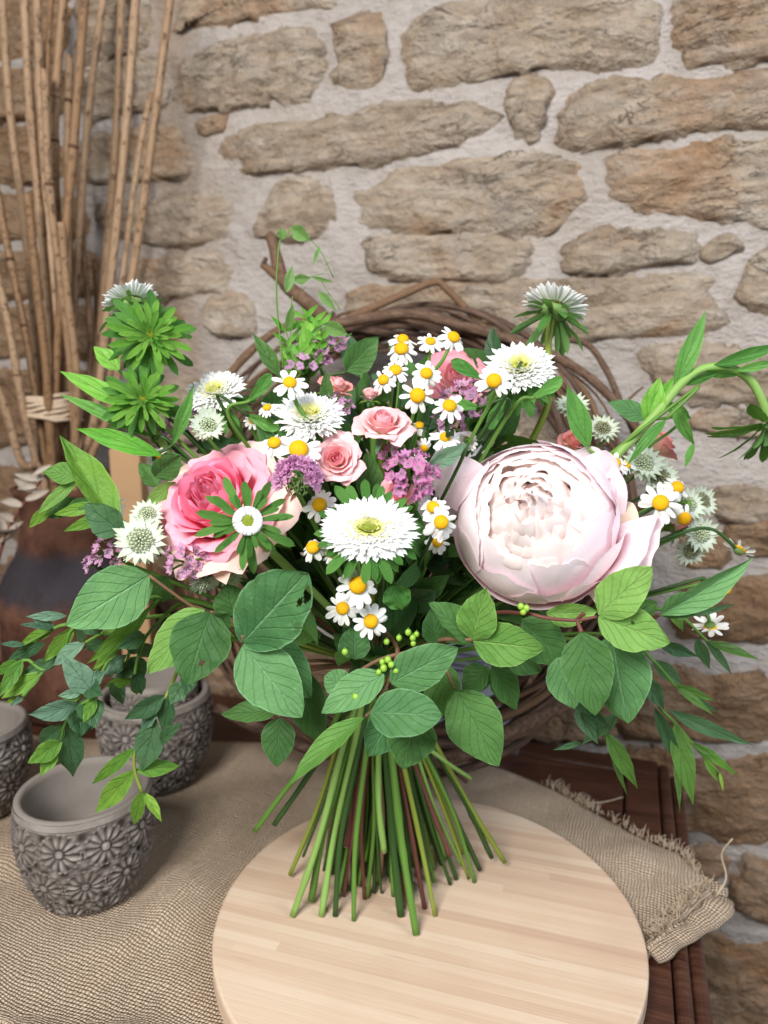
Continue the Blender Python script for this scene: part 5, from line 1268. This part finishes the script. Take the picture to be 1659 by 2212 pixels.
# ------------------------------------------------------------------ foliage
def sprig(name, label, cat, group, stems, leaves, smat='stem', r0=.0013, to_bind=True, berries=()):
    """stems: lists of (x, y, Y); leaves: (base x, base y, tip x, tip y, width, Y, dY, material, shape, options)"""
    if to_bind: foot, rr, mt = next_foot(.0016)
    else: foot, rr, mt = None, .0016, smat
    P0 = [pt(*q) for q in stems[0]]
    t = thing(name, label, cat, foot if foot is not None else P0[-1], group)
    for i, S in enumerate(stems):
        P = [pt(*q) for q in S]
        if i == 0 and to_bind:
            P = P + [P[-1].lerp(BIND, .6) + Vector((0, 0, .012))] + lower_stem(foot, rr)
            stem_obj(t, P, r0 * .7, rr, smat, foot); continue
        g = tube(P, r0 * .7, r0, 10 + 5 * len(P), 7, .08); obj('stem', mesh('stem', g[0], g[1], MT[smat], g[2]), t)
    for lf in leaves:
        bx, by, tx, ty, wd, Y, dY, mat, prof = lf[:9]; kw = dict(lf[9]) if len(lf) > 9 else {}
        a = pt(bx, by, Y); b = pt(tx, ty, Y + dY); roll = kw.pop('roll', random.uniform(-.2, .2))
        kw.setdefault('bend', random.uniform(.1, .4)); kw.setdefault('fold', random.uniform(.12, .3))
        lo = leaf_between(t, a, b, pxm(wd, Y) * 1.08, mat, prof, roll, **kw)
    for (x, y, d, Y) in berries:
        p = pt(x, y, Y); R = pxm(d, Y) / 2
        g = ball(10, 14, lambda th, ph: (math.sin(th) * math.cos(ph) * R, math.sin(th) * math.sin(ph) * R, math.cos(th) * R * 1.1)); bo_ = obj('berry', mesh('berry', g[0], g[1], MT['berry'], g[2]), t, Matrix.Translation(p))
        g = tube([Vector((0, 0, R)), Vector((0, -R * .3, R * 1.5))], R * .3, R * .18, 2, 6); obj('tip', mesh('tip', g[0], g[1], MT['calyx'], g[2]), bo_, Matrix.Translation(p))
    return t
S_, SL, SD = 'snow', 'snowlight', 'snowdark'
sprig('leafy_sprig', 'sprig with one huge blue-green oval leaf over the eucalyptus, left', 'leafy sprig', 'broad-leaved sprigs of the collar',
 [[(322,1243,.385),(400,1300,.39),(480,1350,.40),(560,1420,.42)]],
 [(322,1243,143,1352,128,.385,-.02,S_,'ovate',dict(roll=-.1,fold=.10)), (330,1262,222,1376,66,.40,.0,SL,'ovate',dict(roll=.5)), (360,1245,330,1300,60,.41,.01,SD,'ovate')], 'stembrown')
sprig('leafy_sprig', 'sprig with two big round leaves in front, below the big pink rose', 'leafy sprig', 'broad-leaved sprigs of the collar',
 [[(524,1372,.362),(526,1390,.364),(545,1410,.375),(620,1450,.42)]],
 [(526,1386,664,1236,150,.362,-.012,S_,'round',dict(fold=.12,bend=.15,roll=-.1,holes=[(.86,.36,.075),(.75,.26,.04),(.3,.33,.014)])), (524,1394,652,1549,130,.362,-.012,S_,'ovate',dict(fold=.12,bend=.2,roll=.1)), (575,1385,672,1508,98,.375,-.004,S_,'ovate'), (505,1330,490,1260,80,.40,0,SD,'ovate'), (640,1440,690,1606,92,.395,.0,SD,'ovate')], 'stembrown')
sprig('leafy_sprig', 'sprig with a drooping holed leaf left of the two big round leaves', 'leafy sprig', 'broad-leaved sprigs of the collar',
 [[(455,1322,.375),(470,1330,.378),(520,1380,.39),(600,1440,.43)]],
 [(455,1322,402,1482,128,.375,-.015,SD,'ovate',dict(roll=.1,fold=.1,holes=[(.66,-.16,.045)])), (440,1316,320,1456,92,.385,-.005,SL,'ovate',dict(roll=.35)), (470,1350,498,1325,46,.38,-.01,SD,'ovate'), (520,1375,455,1392,40,.39,0,SL,'ovate',dict(roll=.8))], 'stembrown')
sprig('leafy_sprig', 'pair of pointed leaves hanging low left of the cut stems', 'leafy sprig', 'broad-leaved sprigs of the collar',
 [[(604,1550,.385),(610,1530,.39),(640,1500,.42)]],
 [(604,1550,598,1656,76,.385,-.008,SD,'ovate',dict(fold=.15)), (600,1535,478,1543,56,.39,.0,SD,'ovate',dict(roll=.5))], 'stembrown')
sprig('snowberry_sprig', 'foremost snowberry sprig with green berries hanging over the stems', 'snowberry sprig', 'broad-leaved sprigs of the collar',
 [[(790,1548,.345),(805,1530,.348),(830,1490,.352),(845,1455,.36),(858,1400,.38),(820,1360,.42)], [(745,1470,.38),(820,1425,.375),(905,1405,.372)], [(665,1498,.40),(740,1470,.385)]],
 [(798,1540,955,1546,104,.340,-.012,S_,'round',dict(fold=.1,bend=.2,roll=-.25)), (845,1475,990,1398,98,.352,-.006,S_,'ovate',dict(fold=.1,bend=.1)), (830,1456,693,1541,78,.350,-.006,S_,'ovate',dict(bend=.3,roll=.25)),
  (788,1548,628,1692,54,.345,-.010,SL,'lance',dict(fold=.5,bend=.4,roll=.5)), (850,1545,795,1634,84,.358,-.004,S_,'ovate',dict(roll=-.2)), (905,1540,868,1661,112,.356,-.006,SD,'ovate',dict(fold=.1,holes=[(.42,.08,.03)])),
  (755,1490,700,1460,60,.37,0,S_,'round'), (765,1424,765,1352,66,.385,-.004,S_,'round',dict(fold=.1))],
 'stembrown', berries=[(829,1443,17,.352),(845,1436,15,.350),(838,1425,16,.354),(826,1430,14,.355),(855,1448,15,.352),(818,1452,13,.35),(768,1505,15,.345),(760,1512,13,.345),(745,1408,15,.372),(882,1366,15,.372),(892,1378,15,.372),(900,1370,13,.374),(893,1390,13,.372),(862,1378,14,.376),(835,1386,14,.372)])
sprig('leafy_sprig', 'sprig with a downward dark leaf right of the cut stems', 'leafy sprig', 'broad-leaved sprigs of the collar',
 [[(982,1488,.375),(960,1440,.385),(930,1400,.41)]],
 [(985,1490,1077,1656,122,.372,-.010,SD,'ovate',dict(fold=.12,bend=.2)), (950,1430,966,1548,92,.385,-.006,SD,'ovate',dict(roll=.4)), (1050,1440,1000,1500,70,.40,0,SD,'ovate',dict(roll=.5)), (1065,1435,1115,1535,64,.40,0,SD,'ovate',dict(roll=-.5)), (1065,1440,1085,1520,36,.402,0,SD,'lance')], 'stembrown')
sprig('leafy_sprig', 'sprig with three pale green leaves under the left of the peony', 'leafy sprig', 'broad-leaved sprigs of the collar',
 [[(1020,1382,.362),(990,1382,.365),(955,1382,.372),(900,1400,.42)]],
 [(1020,1382,1052,1268,88,.362,-.004,SL,'ovate',dict(fold=.2,roll=-.15)), (1022,1384,1176,1400,98,.362,-.010,SL,'ovate',dict(fold=.12)), (1015,1380,925,1302,76,.366,-.004,SD,'ovate',dict(roll=.6,fold=.4)), (940,1390,930,1315,50,.376,0,SD,'ovate')], 'stembrown', berries=[(1125,1310,15,.37),(1137,1314,15,.37),(1130,1322,14,.37)])
sprig('leafy_sprig', 'red-stemmed sprig with four large leaves under the right of the peony', 'leafy sprig', 'broad-leaved sprigs of the collar',
 [[(1290,1332,.358),(1245,1340,.362),(1180,1335,.37),(1130,1325,.38),(1040,1330,.42)], [(1246,1340,.362),(1256,1366,.358)], [(1246,1338,.362),(1262,1325,.36)], [(1425,1328,.375),(1390,1348,.385),(1330,1390,.40)]],
 [(1293,1328,1410,1224,96,.356,-.008,SL,'ovate',dict(fold=.16,bend=.15,roll=-.1)), (1292,1334,1448,1390,98,.356,-.010,SL,'ovate',dict(fold=.16,bend=.25,holes=[(.45,-.14,.024)])), (1256,1366,1286,1546,112,.356,-.012,SD,'ovate',dict(fold=.12,bend=.25)),
  (1322,1372,1356,1564,138,.372,-.012,S_,'ovate',dict(fold=.1)), (1205,1420,1240,1532,82,.385,-.006,S_,'ovate'), (1125,1340,1222,1436,100,.39,0,SD,'ovate',dict(fold=.1)),
  (1426,1328,1626,1203,60,.375,-.004,S_,'lance',dict(fold=.55,bend=.35,roll=.55)), (1426,1330,1530,1290,60,.38,0,SD,'lance',dict(roll=-.4)), (1330,1345,1420,1300,70,.39,0,SD,'ovate'), (1180,1325,1290,1320,60,.378,0,SL,'ovate',dict(roll=.5))], 'stemred')
sprig('leafy_sprig', 'sprig with a tall two-tone folded leaf at the upper left', 'leafy sprig', 'broad-leaved sprigs of the collar',
 [[(262,1143,.400),(290,1155,.405),(340,1190,.42),(420,1240,.45)]],
 [(262,1143,130,941,74,.402,.010,'eucgreen','lance',dict(fold=.75,bend=-.2,roll=.35)), (265,1150,183,1088,72,.398,-.004,'eucdark','ovate',dict(roll=-.3)), (250,1120,270,1165,40,.40,0,SD,'lance'), (335,1030,390,982,60,.41,.0,SD,'ovate',dict(roll=.4)),(340,1050,300,1000,46,.43,0,SD,'ovate',dict(roll=.5)), (380,1040,310,1100,36,.42,0,SL,'lance')], 'stembrown')
sprig('leafy_sprig', 'ragged bright leaves at the far left before the reeds', 'leafy sprig', 'broad-leaved sprigs of the collar',
 [[(170,1020,.43),(200,1060,.43),(250,1110,.43),(320,1180,.44)]],
 [(172,1028,92,1020,46,.43,-.005,SL,'lance',dict(roll=.3)), (172,1030,78,1112,26,.43,-.005,SL,'lance'), (166,1078,92,1118,40,.435,0,SD,'lance'), (215,1090,115,1112,26,.43,0,'eucgreen','lance'), (245,1108,135,1148,26,.42,0,'eucgreen','lance'), (255,1112,175,1142,20,.425,0,SL,'lance'), (110,1090,62,1140,24,.43,0,'eucgreen','lance'), (200,1078,140,1100,26,.43,0,SD,'lance')], 'stem')

# eucalyptus on the left
q3 = lambda x, y: (x * .3125, 950.5 + y * .3125)
q6 = lambda x, y: (x * .3958, 1106 + y * .3958)
q8 = lambda x, y: (1002.3 + x * .3958, 1192.4 + y * .3958)
def conv(fn, k, rows, Y, mat0, prof='lance'):
    out = []
    for r in rows:
        tx, ty, bx, by, wd = r[:5]; mat = r[5] if len(r) > 5 else mat0; dy = r[6] if len(r) > 6 else random.uniform(-.02, .01)
        a = fn(bx, by); b = fn(tx, ty); out.append((a[0], a[1], b[0], b[1], wd * k * 1.3, Y, dy, mat, prof, dict(bend=random.uniform(-.1, .5), roll=random.uniform(-.5, .5), fold=random.uniform(.1, .4))))
    return out
EG, EU, ED = 'eucgreen', 'euc', 'eucdark'
sprig('eucalyptus_sprig', 'upper eucalyptus sprig with bright tips reaching the left border', 'eucalyptus', 'eucalyptus sprigs',
 [[q3(10,1690)+(.40,), q3(170,1520)+(.405,), q3(300,1590)+(.405,), q3(430,1490)+(.405,), q3(515,1290)+(.405,), q3(800,1200)+(.41,), (380,1290,.42)], [q3(170,1415)+(.405,), q3(380,1300)+(.405,), q3(460,1275)+(.405,)], [q3(300,1600)+(.405,), q3(160,1770)+(.40,)]],
 conv(q3, .3125, [(180,1220,460,1215,50,EU),(130,1275,380,1300,40,EU),(220,1225,380,1300,48,EU),(0,1410,170,1415,36,EU),(150,1400,380,1300,62,EG),(50,1520,315,1400,72,ED),(300,1535,515,1290,84,EG),(-30,1630,120,1520,52,EG),(-10,1780,160,1510,72,EG),(5,1790,300,1600,82,EG),(140,1620,430,1490,70,ED),(70,1840,160,1770,34,EU),(40,1820,120,1780,30,EG)], .405, EG), 'stem')
sprig('eucalyptus_sprig', 'bluish eucalyptus sprig with broad leaves in the middle left', 'eucalyptus', 'eucalyptus sprigs',
 [[q3(560,1830)+(.395,), q3(650,1760)+(.395,), q3(720,1580)+(.40,), q3(860,1360)+(.405,), q3(1030,1170)+(.41,), (400,1290,.43)], [q3(590,1400)+(.41,), q3(720,1330)+(.41,), q3(860,1280)+(.41,)]],
 conv(q3, .3125, [(370,1560,590,1400,86,EU),(430,1480,660,1760,136,EU),(600,1545,1030,1170,96,EG),(640,1590,870,1350,64,EG),(190,1895,550,1830,116,EU),(400,1770,570,1740,52,EU),(395,1820,570,1755,42,EG),(575,1960,660,1770,62,EG),(545,2060,650,1800,116,ED),(730,1600,620,1700,90,EU),(580,1440,760,1390,80,ED),(520,1300,580,1390,60,EU),(800,1440,990,1340,90,ED),(700,1340,560,1250,80,ED)], .398, EU), 'stem')
sprig('eucalyptus_sprig', 'dark eucalyptus sprig behind, above the nested pots', 'eucalyptus', 'eucalyptus sprigs',
 [[q3(930,1620)+(.41,), q3(960,1480)+(.415,), q3(1060,1300)+(.42,), (430,1300,.44)], [q3(860,1640)+(.42,), q3(900,1450)+(.42,), q3(960,1400)+(.42,)]],
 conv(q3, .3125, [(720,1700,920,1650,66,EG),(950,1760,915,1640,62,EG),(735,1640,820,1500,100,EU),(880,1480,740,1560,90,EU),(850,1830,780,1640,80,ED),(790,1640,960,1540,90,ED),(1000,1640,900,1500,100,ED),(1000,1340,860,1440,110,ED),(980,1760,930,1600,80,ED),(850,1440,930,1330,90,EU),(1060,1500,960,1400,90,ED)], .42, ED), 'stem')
sprig('eucalyptus_sprig', 'eucalyptus sprig hanging down over the front pot', 'eucalyptus', 'eucalyptus sprigs',
 [[q6(775,1530)+(.385,), q6(735,1410)+(.387,), q6(745,1290)+(.388,), q6(850,1110)+(.39,), q6(915,990)+(.395,), q6(1000,800)+(.405,), (440,1340,.43)]],
 conv(q6, .3958, [(775,1412,850,1130,124,ED),(500,1487,750,1280,54,EG),(520,1642,735,1410,92,EG),(985,1385,735,1410,72,EG),(733,1708,775,1520,60,EG),(882,1692,780,1530,44,EG),(675,1132,900,1000,86,ED),(890,1205,930,1000,76,ED),(930,1050,1000,930,80,ED),(1010,1000,1040,880,70,ED),(770,1180,860,1080,70,EU),(1000,1150,870,1260,60,ED)], .388, EG), 'stemyellow')
sprig('eucalyptus_sprig', 'dark eucalyptus sprig hanging between the left pots', 'eucalyptus', 'eucalyptus sprigs',
 [[q6(310,1300)+(.40,), q6(360,1150)+(.40,), q6(440,1000)+(.405,), q6(520,880)+(.41,), (330,1330,.43)]],
 conv(q6, .3958, [(150,1372,340,1250,84,EG),(400,1442,370,1150,116,ED),(220,1445,310,1290,62,EG),(215,1260,360,1150,90,ED),(440,1230,430,1060,110,ED),(520,1180,470,1010,110,ED),(560,1000,480,950,80,ED)], .40, ED), 'stem')
# narrow-leaved eucalyptus on the right
sprig('willow_eucalyptus_sprig', 'longest narrow-leaved sprig drooping at the far right before the wall', 'eucalyptus', 'narrow-leaved sprigs',
 [[q8(1395,1210)+(.42,), q8(1250,1050)+(.42,), q8(1150,930)+(.42,), q8(1070,850)+(.42,), q8(1000,690)+(.42,), (1330,1400,.43), (1200,1380,.45)]],
 conv(q8, .3958, [(1195,1192,1040,850,58,ED),(1092,862,990,690,76,ED),(1580,1056,1110,860,62,ED),(1250,1382,1150,930,88,'willow'),(1178,1422,1160,1000,34,'willow'),(1500,1226,1240,1040,44,EG),(1392,1262,1310,1130,22,EG),(1416,1312,1395,1200,14,EG),(1370,1120,1245,1040,24,'willow')], .42, 'willow', 'narrow'), 'stem')
sprig('willow_eucalyptus_sprig', 'narrow-leaved sprig spreading right at the middle height before the wall', 'eucalyptus', 'narrow-leaved sprigs',
 [[q8(1160,740)+(.42,), q8(1030,590)+(.42,), (1350,1380,.43), (1220,1370,.45)], [q8(1330,490)+(.425,), q8(1180,350)+(.425,), (1400,1310,.43)]],
 conv(q8, .3958, [(1197,732,1030,590,64,ED),(1372,812,1150,730,44,'willow'),(1365,892,1160,740,32,'willow'),(1400,880,1230,780,24,ED),(1285,572,1060,500,54,ED),(1622,592,1330,490,44,'willow'),(1342,642,1270,470,54,ED),(1462,672,1310,470,36,ED),(1492,280,1250,350,22,ED),(1200,440,1130,330,40,'willow')], .425, 'willow', 'narrow'), 'stem')
sprig('willow_eucalyptus_sprig', 'dark narrow-leaved sprig hanging before the table corner', 'eucalyptus', 'narrow-leaved sprigs',
 [[q8(800,1070)+(.43,), q8(750,960)+(.43,), q8(640,840)+(.43,), (1200,1420,.45)]],
 conv(q8, .3958, [(947,1292,770,980,70,'willow'),(892,1332,800,1070,28,'willow'),(732,1052,610,840,76,ED),(640,1052,840,890,64,ED),(480,1082,640,1040,26,ED),(800,962,640,840,56,ED),(700,900,600,800,60,ED)], .43, 'willow', 'narrow'), 'stem')
sprig('leafy_sprig', 'dark pointed leaves hanging before the white card', 'leafy sprig', 'broad-leaved sprigs of the collar',
 [[(1064,1436,.42),(1050,1420,.43),(1000,1380,.45)]],
 [(1064,1434,1113,1534,46,.42,0,SD,'lance'), (1062,1436,1086,1520,28,.42,0,SD,'lance'), (1056,1440,1008,1502,46,.42,0,SD,'ovate'), (1080,1400,1170,1450,70,.43,0,SD,'ovate')], 'stembrown')
# single leaves standing up between the flowers
def blade(label, bx, by, tx, ty, wd, Y, mat, prof='lance', root=None, **kw):
    a = pt(bx, by, Y); r = root or (a.lerp(BIND, .5))
    foot, rr, mt = next_foot(.0016)
    t = thing('leaf_spray', label, 'leaf', foot, 'single leaves between the flowers')
    leaf_between(t, a, pt(tx, ty, Y + kw.pop('dY', .0)), pxm(wd, Y), mat, prof, kw.pop('roll', 0.2), **kw)
    make_stem(t, a, (pt(tx, ty, Y) - a).normalized(), foot, .0010, rr, mt if mt != 'stemgrey' else 'stem')
blade('slim pointed leaf leaning left in front of the wreath', 606, 815, 546, 720, 34, .47, 'willow', fold=.3)
blade('broad pointed dark leaf behind the lilac statice', 748, 802, 816, 727, 66, .475, 'snowdark', 'ovate')
blade('narrow upright leaf in front of the peach-rimmed rose', 706, 882, 703, 800, 30, .44, 'willow')
blade('grey-green leaf lying behind the left petal of the peony', 925, 1006, 1010, 958, 44, .40, 'euc', roll=.5)
blade('upright green leaf above the right of the peony', 1270, 968, 1224, 832, 48, .43, 'bract', 'lance', fold=.3)
blade('horizontal green leaf at the right before the wreath', 1400, 905, 1312, 868, 46, .47, 'snow', roll=.4)
blade('dark leaf standing behind the upright small rose stem', 800, 1082, 792, 975, 66, .41, 'snowdark', 'ovate')
blade('serrated small leaf under the right of the oval aster', 850, 1262, 868, 1318, 64, .372, 'bract', 'round', wave=.2)
blade('green upright leaf behind the lilac statice top', 690, 790, 655, 690, 60, .50, 'bractlight', 'lance', fold=.4)
blade('thin curved leaf below the bent green stem at the right', 1440, 905, 1352, 1010, 24, .425, 'bract', 'narrow', bend=.9)
blade('long bright leaf pointing left below the upper green bud', 290, 885, 128, 802, 40, .435, 'bractlight', 'lance', bend=.6, fold=.3)
blade('long grey leaf pointing left from the lower green bud', 330, 945, 125, 850, 30, .44, 'bract', 'lance', bend=.5, fold=.3)
blade('bright torn leaf pointing left under the lower green bud', 350, 985, 163, 925, 44, .43, 'bractlight', 'lance', bend=.4, fold=.3)
blade('short bright leaf at the upper left of the green bud', 258, 800, 202, 748, 40, .44, 'bractlight', 'lance', fold=.3)
blade('grey-green leaf between the lower green bud and tilted aster', 372, 960, 418, 832, 30, .435, 'bract', 'lance', fold=.3)
for i, (x, y, ang) in enumerate([(1010,800,2.6),(1000,875,3.0),(1075,890,-2.0),(1180,840,.6),(560,840,.9),(565,910,-.4)]):
    blade(['dark leaf under the left rim of the upper right aster', 'leaf crossing the purple statice', 'rounded leaf drooping under the upper right aster', 'dark leaf right of the upper right aster', 'leaf at the right of the tilted white aster', 'leaf lying below the tilted white aster'][i], x - 30 * math.cos(ang), y + 30 * math.sin(ang), x + 42 * math.cos(ang), y - 42 * math.sin(ang), 34, .415 + .01 * (i % 3), 'bract', 'spoon', fold=.2)

# the thick bent aster stem that leaves the bouquet to the right
foot, rr, mt = next_foot(.003)
bs = thing('bent_aster_stem', 'thick bent green stem with narrow leaves and a drooping bud, far right', 'flower stem', foot)
BSP = [(1690,1000,.455),(1660,900,.45),(1628,830,.45),(1590,800,.448),(1555,792,.446),(1510,800,.444),(1470,830,.442),(1420,890,.44),(1375,940,.438),(1335,980,.436),(1290,1040,.44)]
P = [pt(*q) for q in BSP]
off = Vector((foot.x - BIND.x, foot.y - BIND.y, 0)) * .22
g = tube(P + [P[-1].lerp(BIND, .55), BIND + off * .6 + Vector((0, 0, .01)), BIND + off * 1.7 + Vector((0, 0, -.03)), foot], .0026, .0030, 70, 9, .05); obj('stem', mesh('stem', g[0], g[1], MT['stemlight'], g[2]), bs)
for (bx, by, tx, ty, wd, mat, kw) in [(1455,840,1524,672,40,'bract',dict(fold=.3)),(1540,790,1690,742,30,'bract',dict(fold=.3)),(1395,915,1425,815,52,'bractlight',dict(fold=.5)),(1400,900,1455,815,34,'bractlight',dict(fold=.3)),(1440,870,1492,905,30,'bract',dict()),(1520,800,1600,810,26,'bract',dict(roll=.8)),(1470,830,1560,800,22,'bract',dict(roll=.7)),(1455,870,1500,960,26,'bract',dict(bend=1.2)),(1500,955,1480,1010,16,'bract',dict(bend=.3)),(1590,800,1680,780,20,'bract',dict())]:
    leaf_between(bs, pt(bx, by, .443), pt(tx, ty, .443), pxm(wd, .443), mat, 'lance', kw.pop('roll', .2), **kw)
bracts(bs, frame(pt(1662, 925, .45), face_dir(pt(1662, 925, .45), .15, -.9, .3)), [(9, .003, .022, .9, 1.0, 0), (10, .004, .030, .5, .9, -.002), (8, .004, .034, .1, .9, -.004)])

# wood oats grass at the back
foot, rr, mt = next_foot(.0014)
gr = thing('wood_oats', 'fine grass stem with flat green spikelets rising at the back', 'grass stem', foot)
GP = [(608,500,.49),(600,560,.49),(597,640,.49),(606,740,.49),(618,830,.49),(640,900,.485)]
P = [pt(*q) for q in GP]; g = tube(P + [P[-1].lerp(BIND, .6), BIND, foot], .0005, .0010, 50, 5); obj('stem', mesh('stem', g[0], g[1], MT['stem'], g[2]), gr)
for S in [[(604,740),(622,700),(632,640)], [(606,780),(622,745),(634,690)], [(600,560),(605,520),(640,495),(690,540),(720,600)], [(604,520),(650,498)], [(700,590),(660,600),(640,605)], [(690,600),(715,640),(735,668)], [(618,840),(690,770),(760,720)]]:
    g = tube([pt(x, y, .49) for x, y in S], .0003, .0004, 14, 4); obj('stalk', mesh('stalk', g[0], g[1], MT['stem'], g[2]), gr)
for (bx, by, tx, ty, wd) in [(610,516,606,492,22),(628,490,672,520,30),(692,535,680,555,6),(690,530,676,575,9),(618,632,632,572,22),(620,712,633,655,18),(688,628,726,672,18),(634,604,672,600,22),(672,598,722,610,9),(700,700,752,722,32),(672,720,700,700,10)]:
    leaf_between(gr, pt(bx, by, .49), pt(tx, ty, .488), pxm(wd, .49), 'grass', 'lance', .2, name='spikelet', fold=.25, bend=.2)
# feathery green foliage beside the grass
foot, rr, mt = next_foot(.0014)
ff = thing('feathery_green', 'feathery bright green foliage at the back left of the statice', 'foliage', foot, None)
P0 = pt(655, 830, .505)
for i in range(16):
    x = random.uniform(612, 700); y = random.uniform(676, 790); e = pt(x, y, .505 + random.uniform(-.015, .015)); b_ = pt(655 + (x - 655) * .25, 830, .505)
    g = tube([b_, (b_ + e) * .5 + Vector((0, 0, .004)), e], .0006, .0003, 6, 4); obj('stalk', mesh('stalk', g[0], g[1], MT['stem'], g[2]), ff)
    for s_ in (.35, .55, .75, .95):
        c = b_.lerp(e, s_)
        for sd in (-1, 1): leaf_between(ff, c, c + Vector((sd * random.uniform(.006, .011), random.uniform(-.006, .006), random.uniform(.006, .012))), .0034, 'bractlight', 'lance', 0, name='leaflet', nu=5, nv=2)
make_stem(ff, P0, Vector((0, 0, 1)), foot, .0009, rr, 'stem')

# deep filler: dark leafy twigs packed inside the dome
rf = random.Random(77)
BACK = [(770,835,.50),(850,870,.50),(930,890,.49),(560,850,.50),(1040,860,.49),(1100,905,.48),(430,950,.48),(1000,1000,.46),(700,1000,.45),(620,800,.51),(900,800,.53),(1080,780,.52),(780,780,.52),(480,1000,.46)]
for i in range(24 + len(BACK)):
    a = rf.uniform(0, 6.28); r_ = rf.uniform(.2, .72); zz = rf.uniform(-.6, .45)
    c = DOME_C + Vector((math.cos(a) * r_ * DOME_R[0] * .92, math.sin(a) * r_ * DOME_R[1] * .85, zz * DOME_R[2]))
    if i >= 24: c = pt(*BACK[i - 24])
    t = thing('filler_twig', 'dark green leafy twig packed deep between the flowers', 'leafy twig', BIND + Vector((rf.uniform(-.01, .01), rf.uniform(-.01, .01), 0)), 'leafy twigs deep inside the bouquet')
    fa = rf.uniform(0, 6.28); fq = .018 + .044 * rf.random() ** .7; ft = FOOT_C + Vector((math.cos(fa) * fq, math.sin(fa) * fq * .9, rf.choice([.0015, .0015, .012, .03])))
    stem_obj(t, [c, c.lerp(BIND, .5) + Vector((0, 0, .01))] + lower_stem(ft, .002), .0010, rf.uniform(.0013, .0021), rf.choice(['stemdark', 'stemdark', 'stembrown', 'stemred', 'stem', 'stemyellow']), ft)
    outd = (c - BIND).normalized()
    for k in range(9):
        d = (outd * rf.uniform(.1, .8) + Vector((rf.uniform(-1, 1), rf.uniform(-1, .6), rf.uniform(-.8, .8)))).normalized() * rf.uniform(.026, .042)
        b_ = c.lerp(BIND, rf.uniform(0, .4))
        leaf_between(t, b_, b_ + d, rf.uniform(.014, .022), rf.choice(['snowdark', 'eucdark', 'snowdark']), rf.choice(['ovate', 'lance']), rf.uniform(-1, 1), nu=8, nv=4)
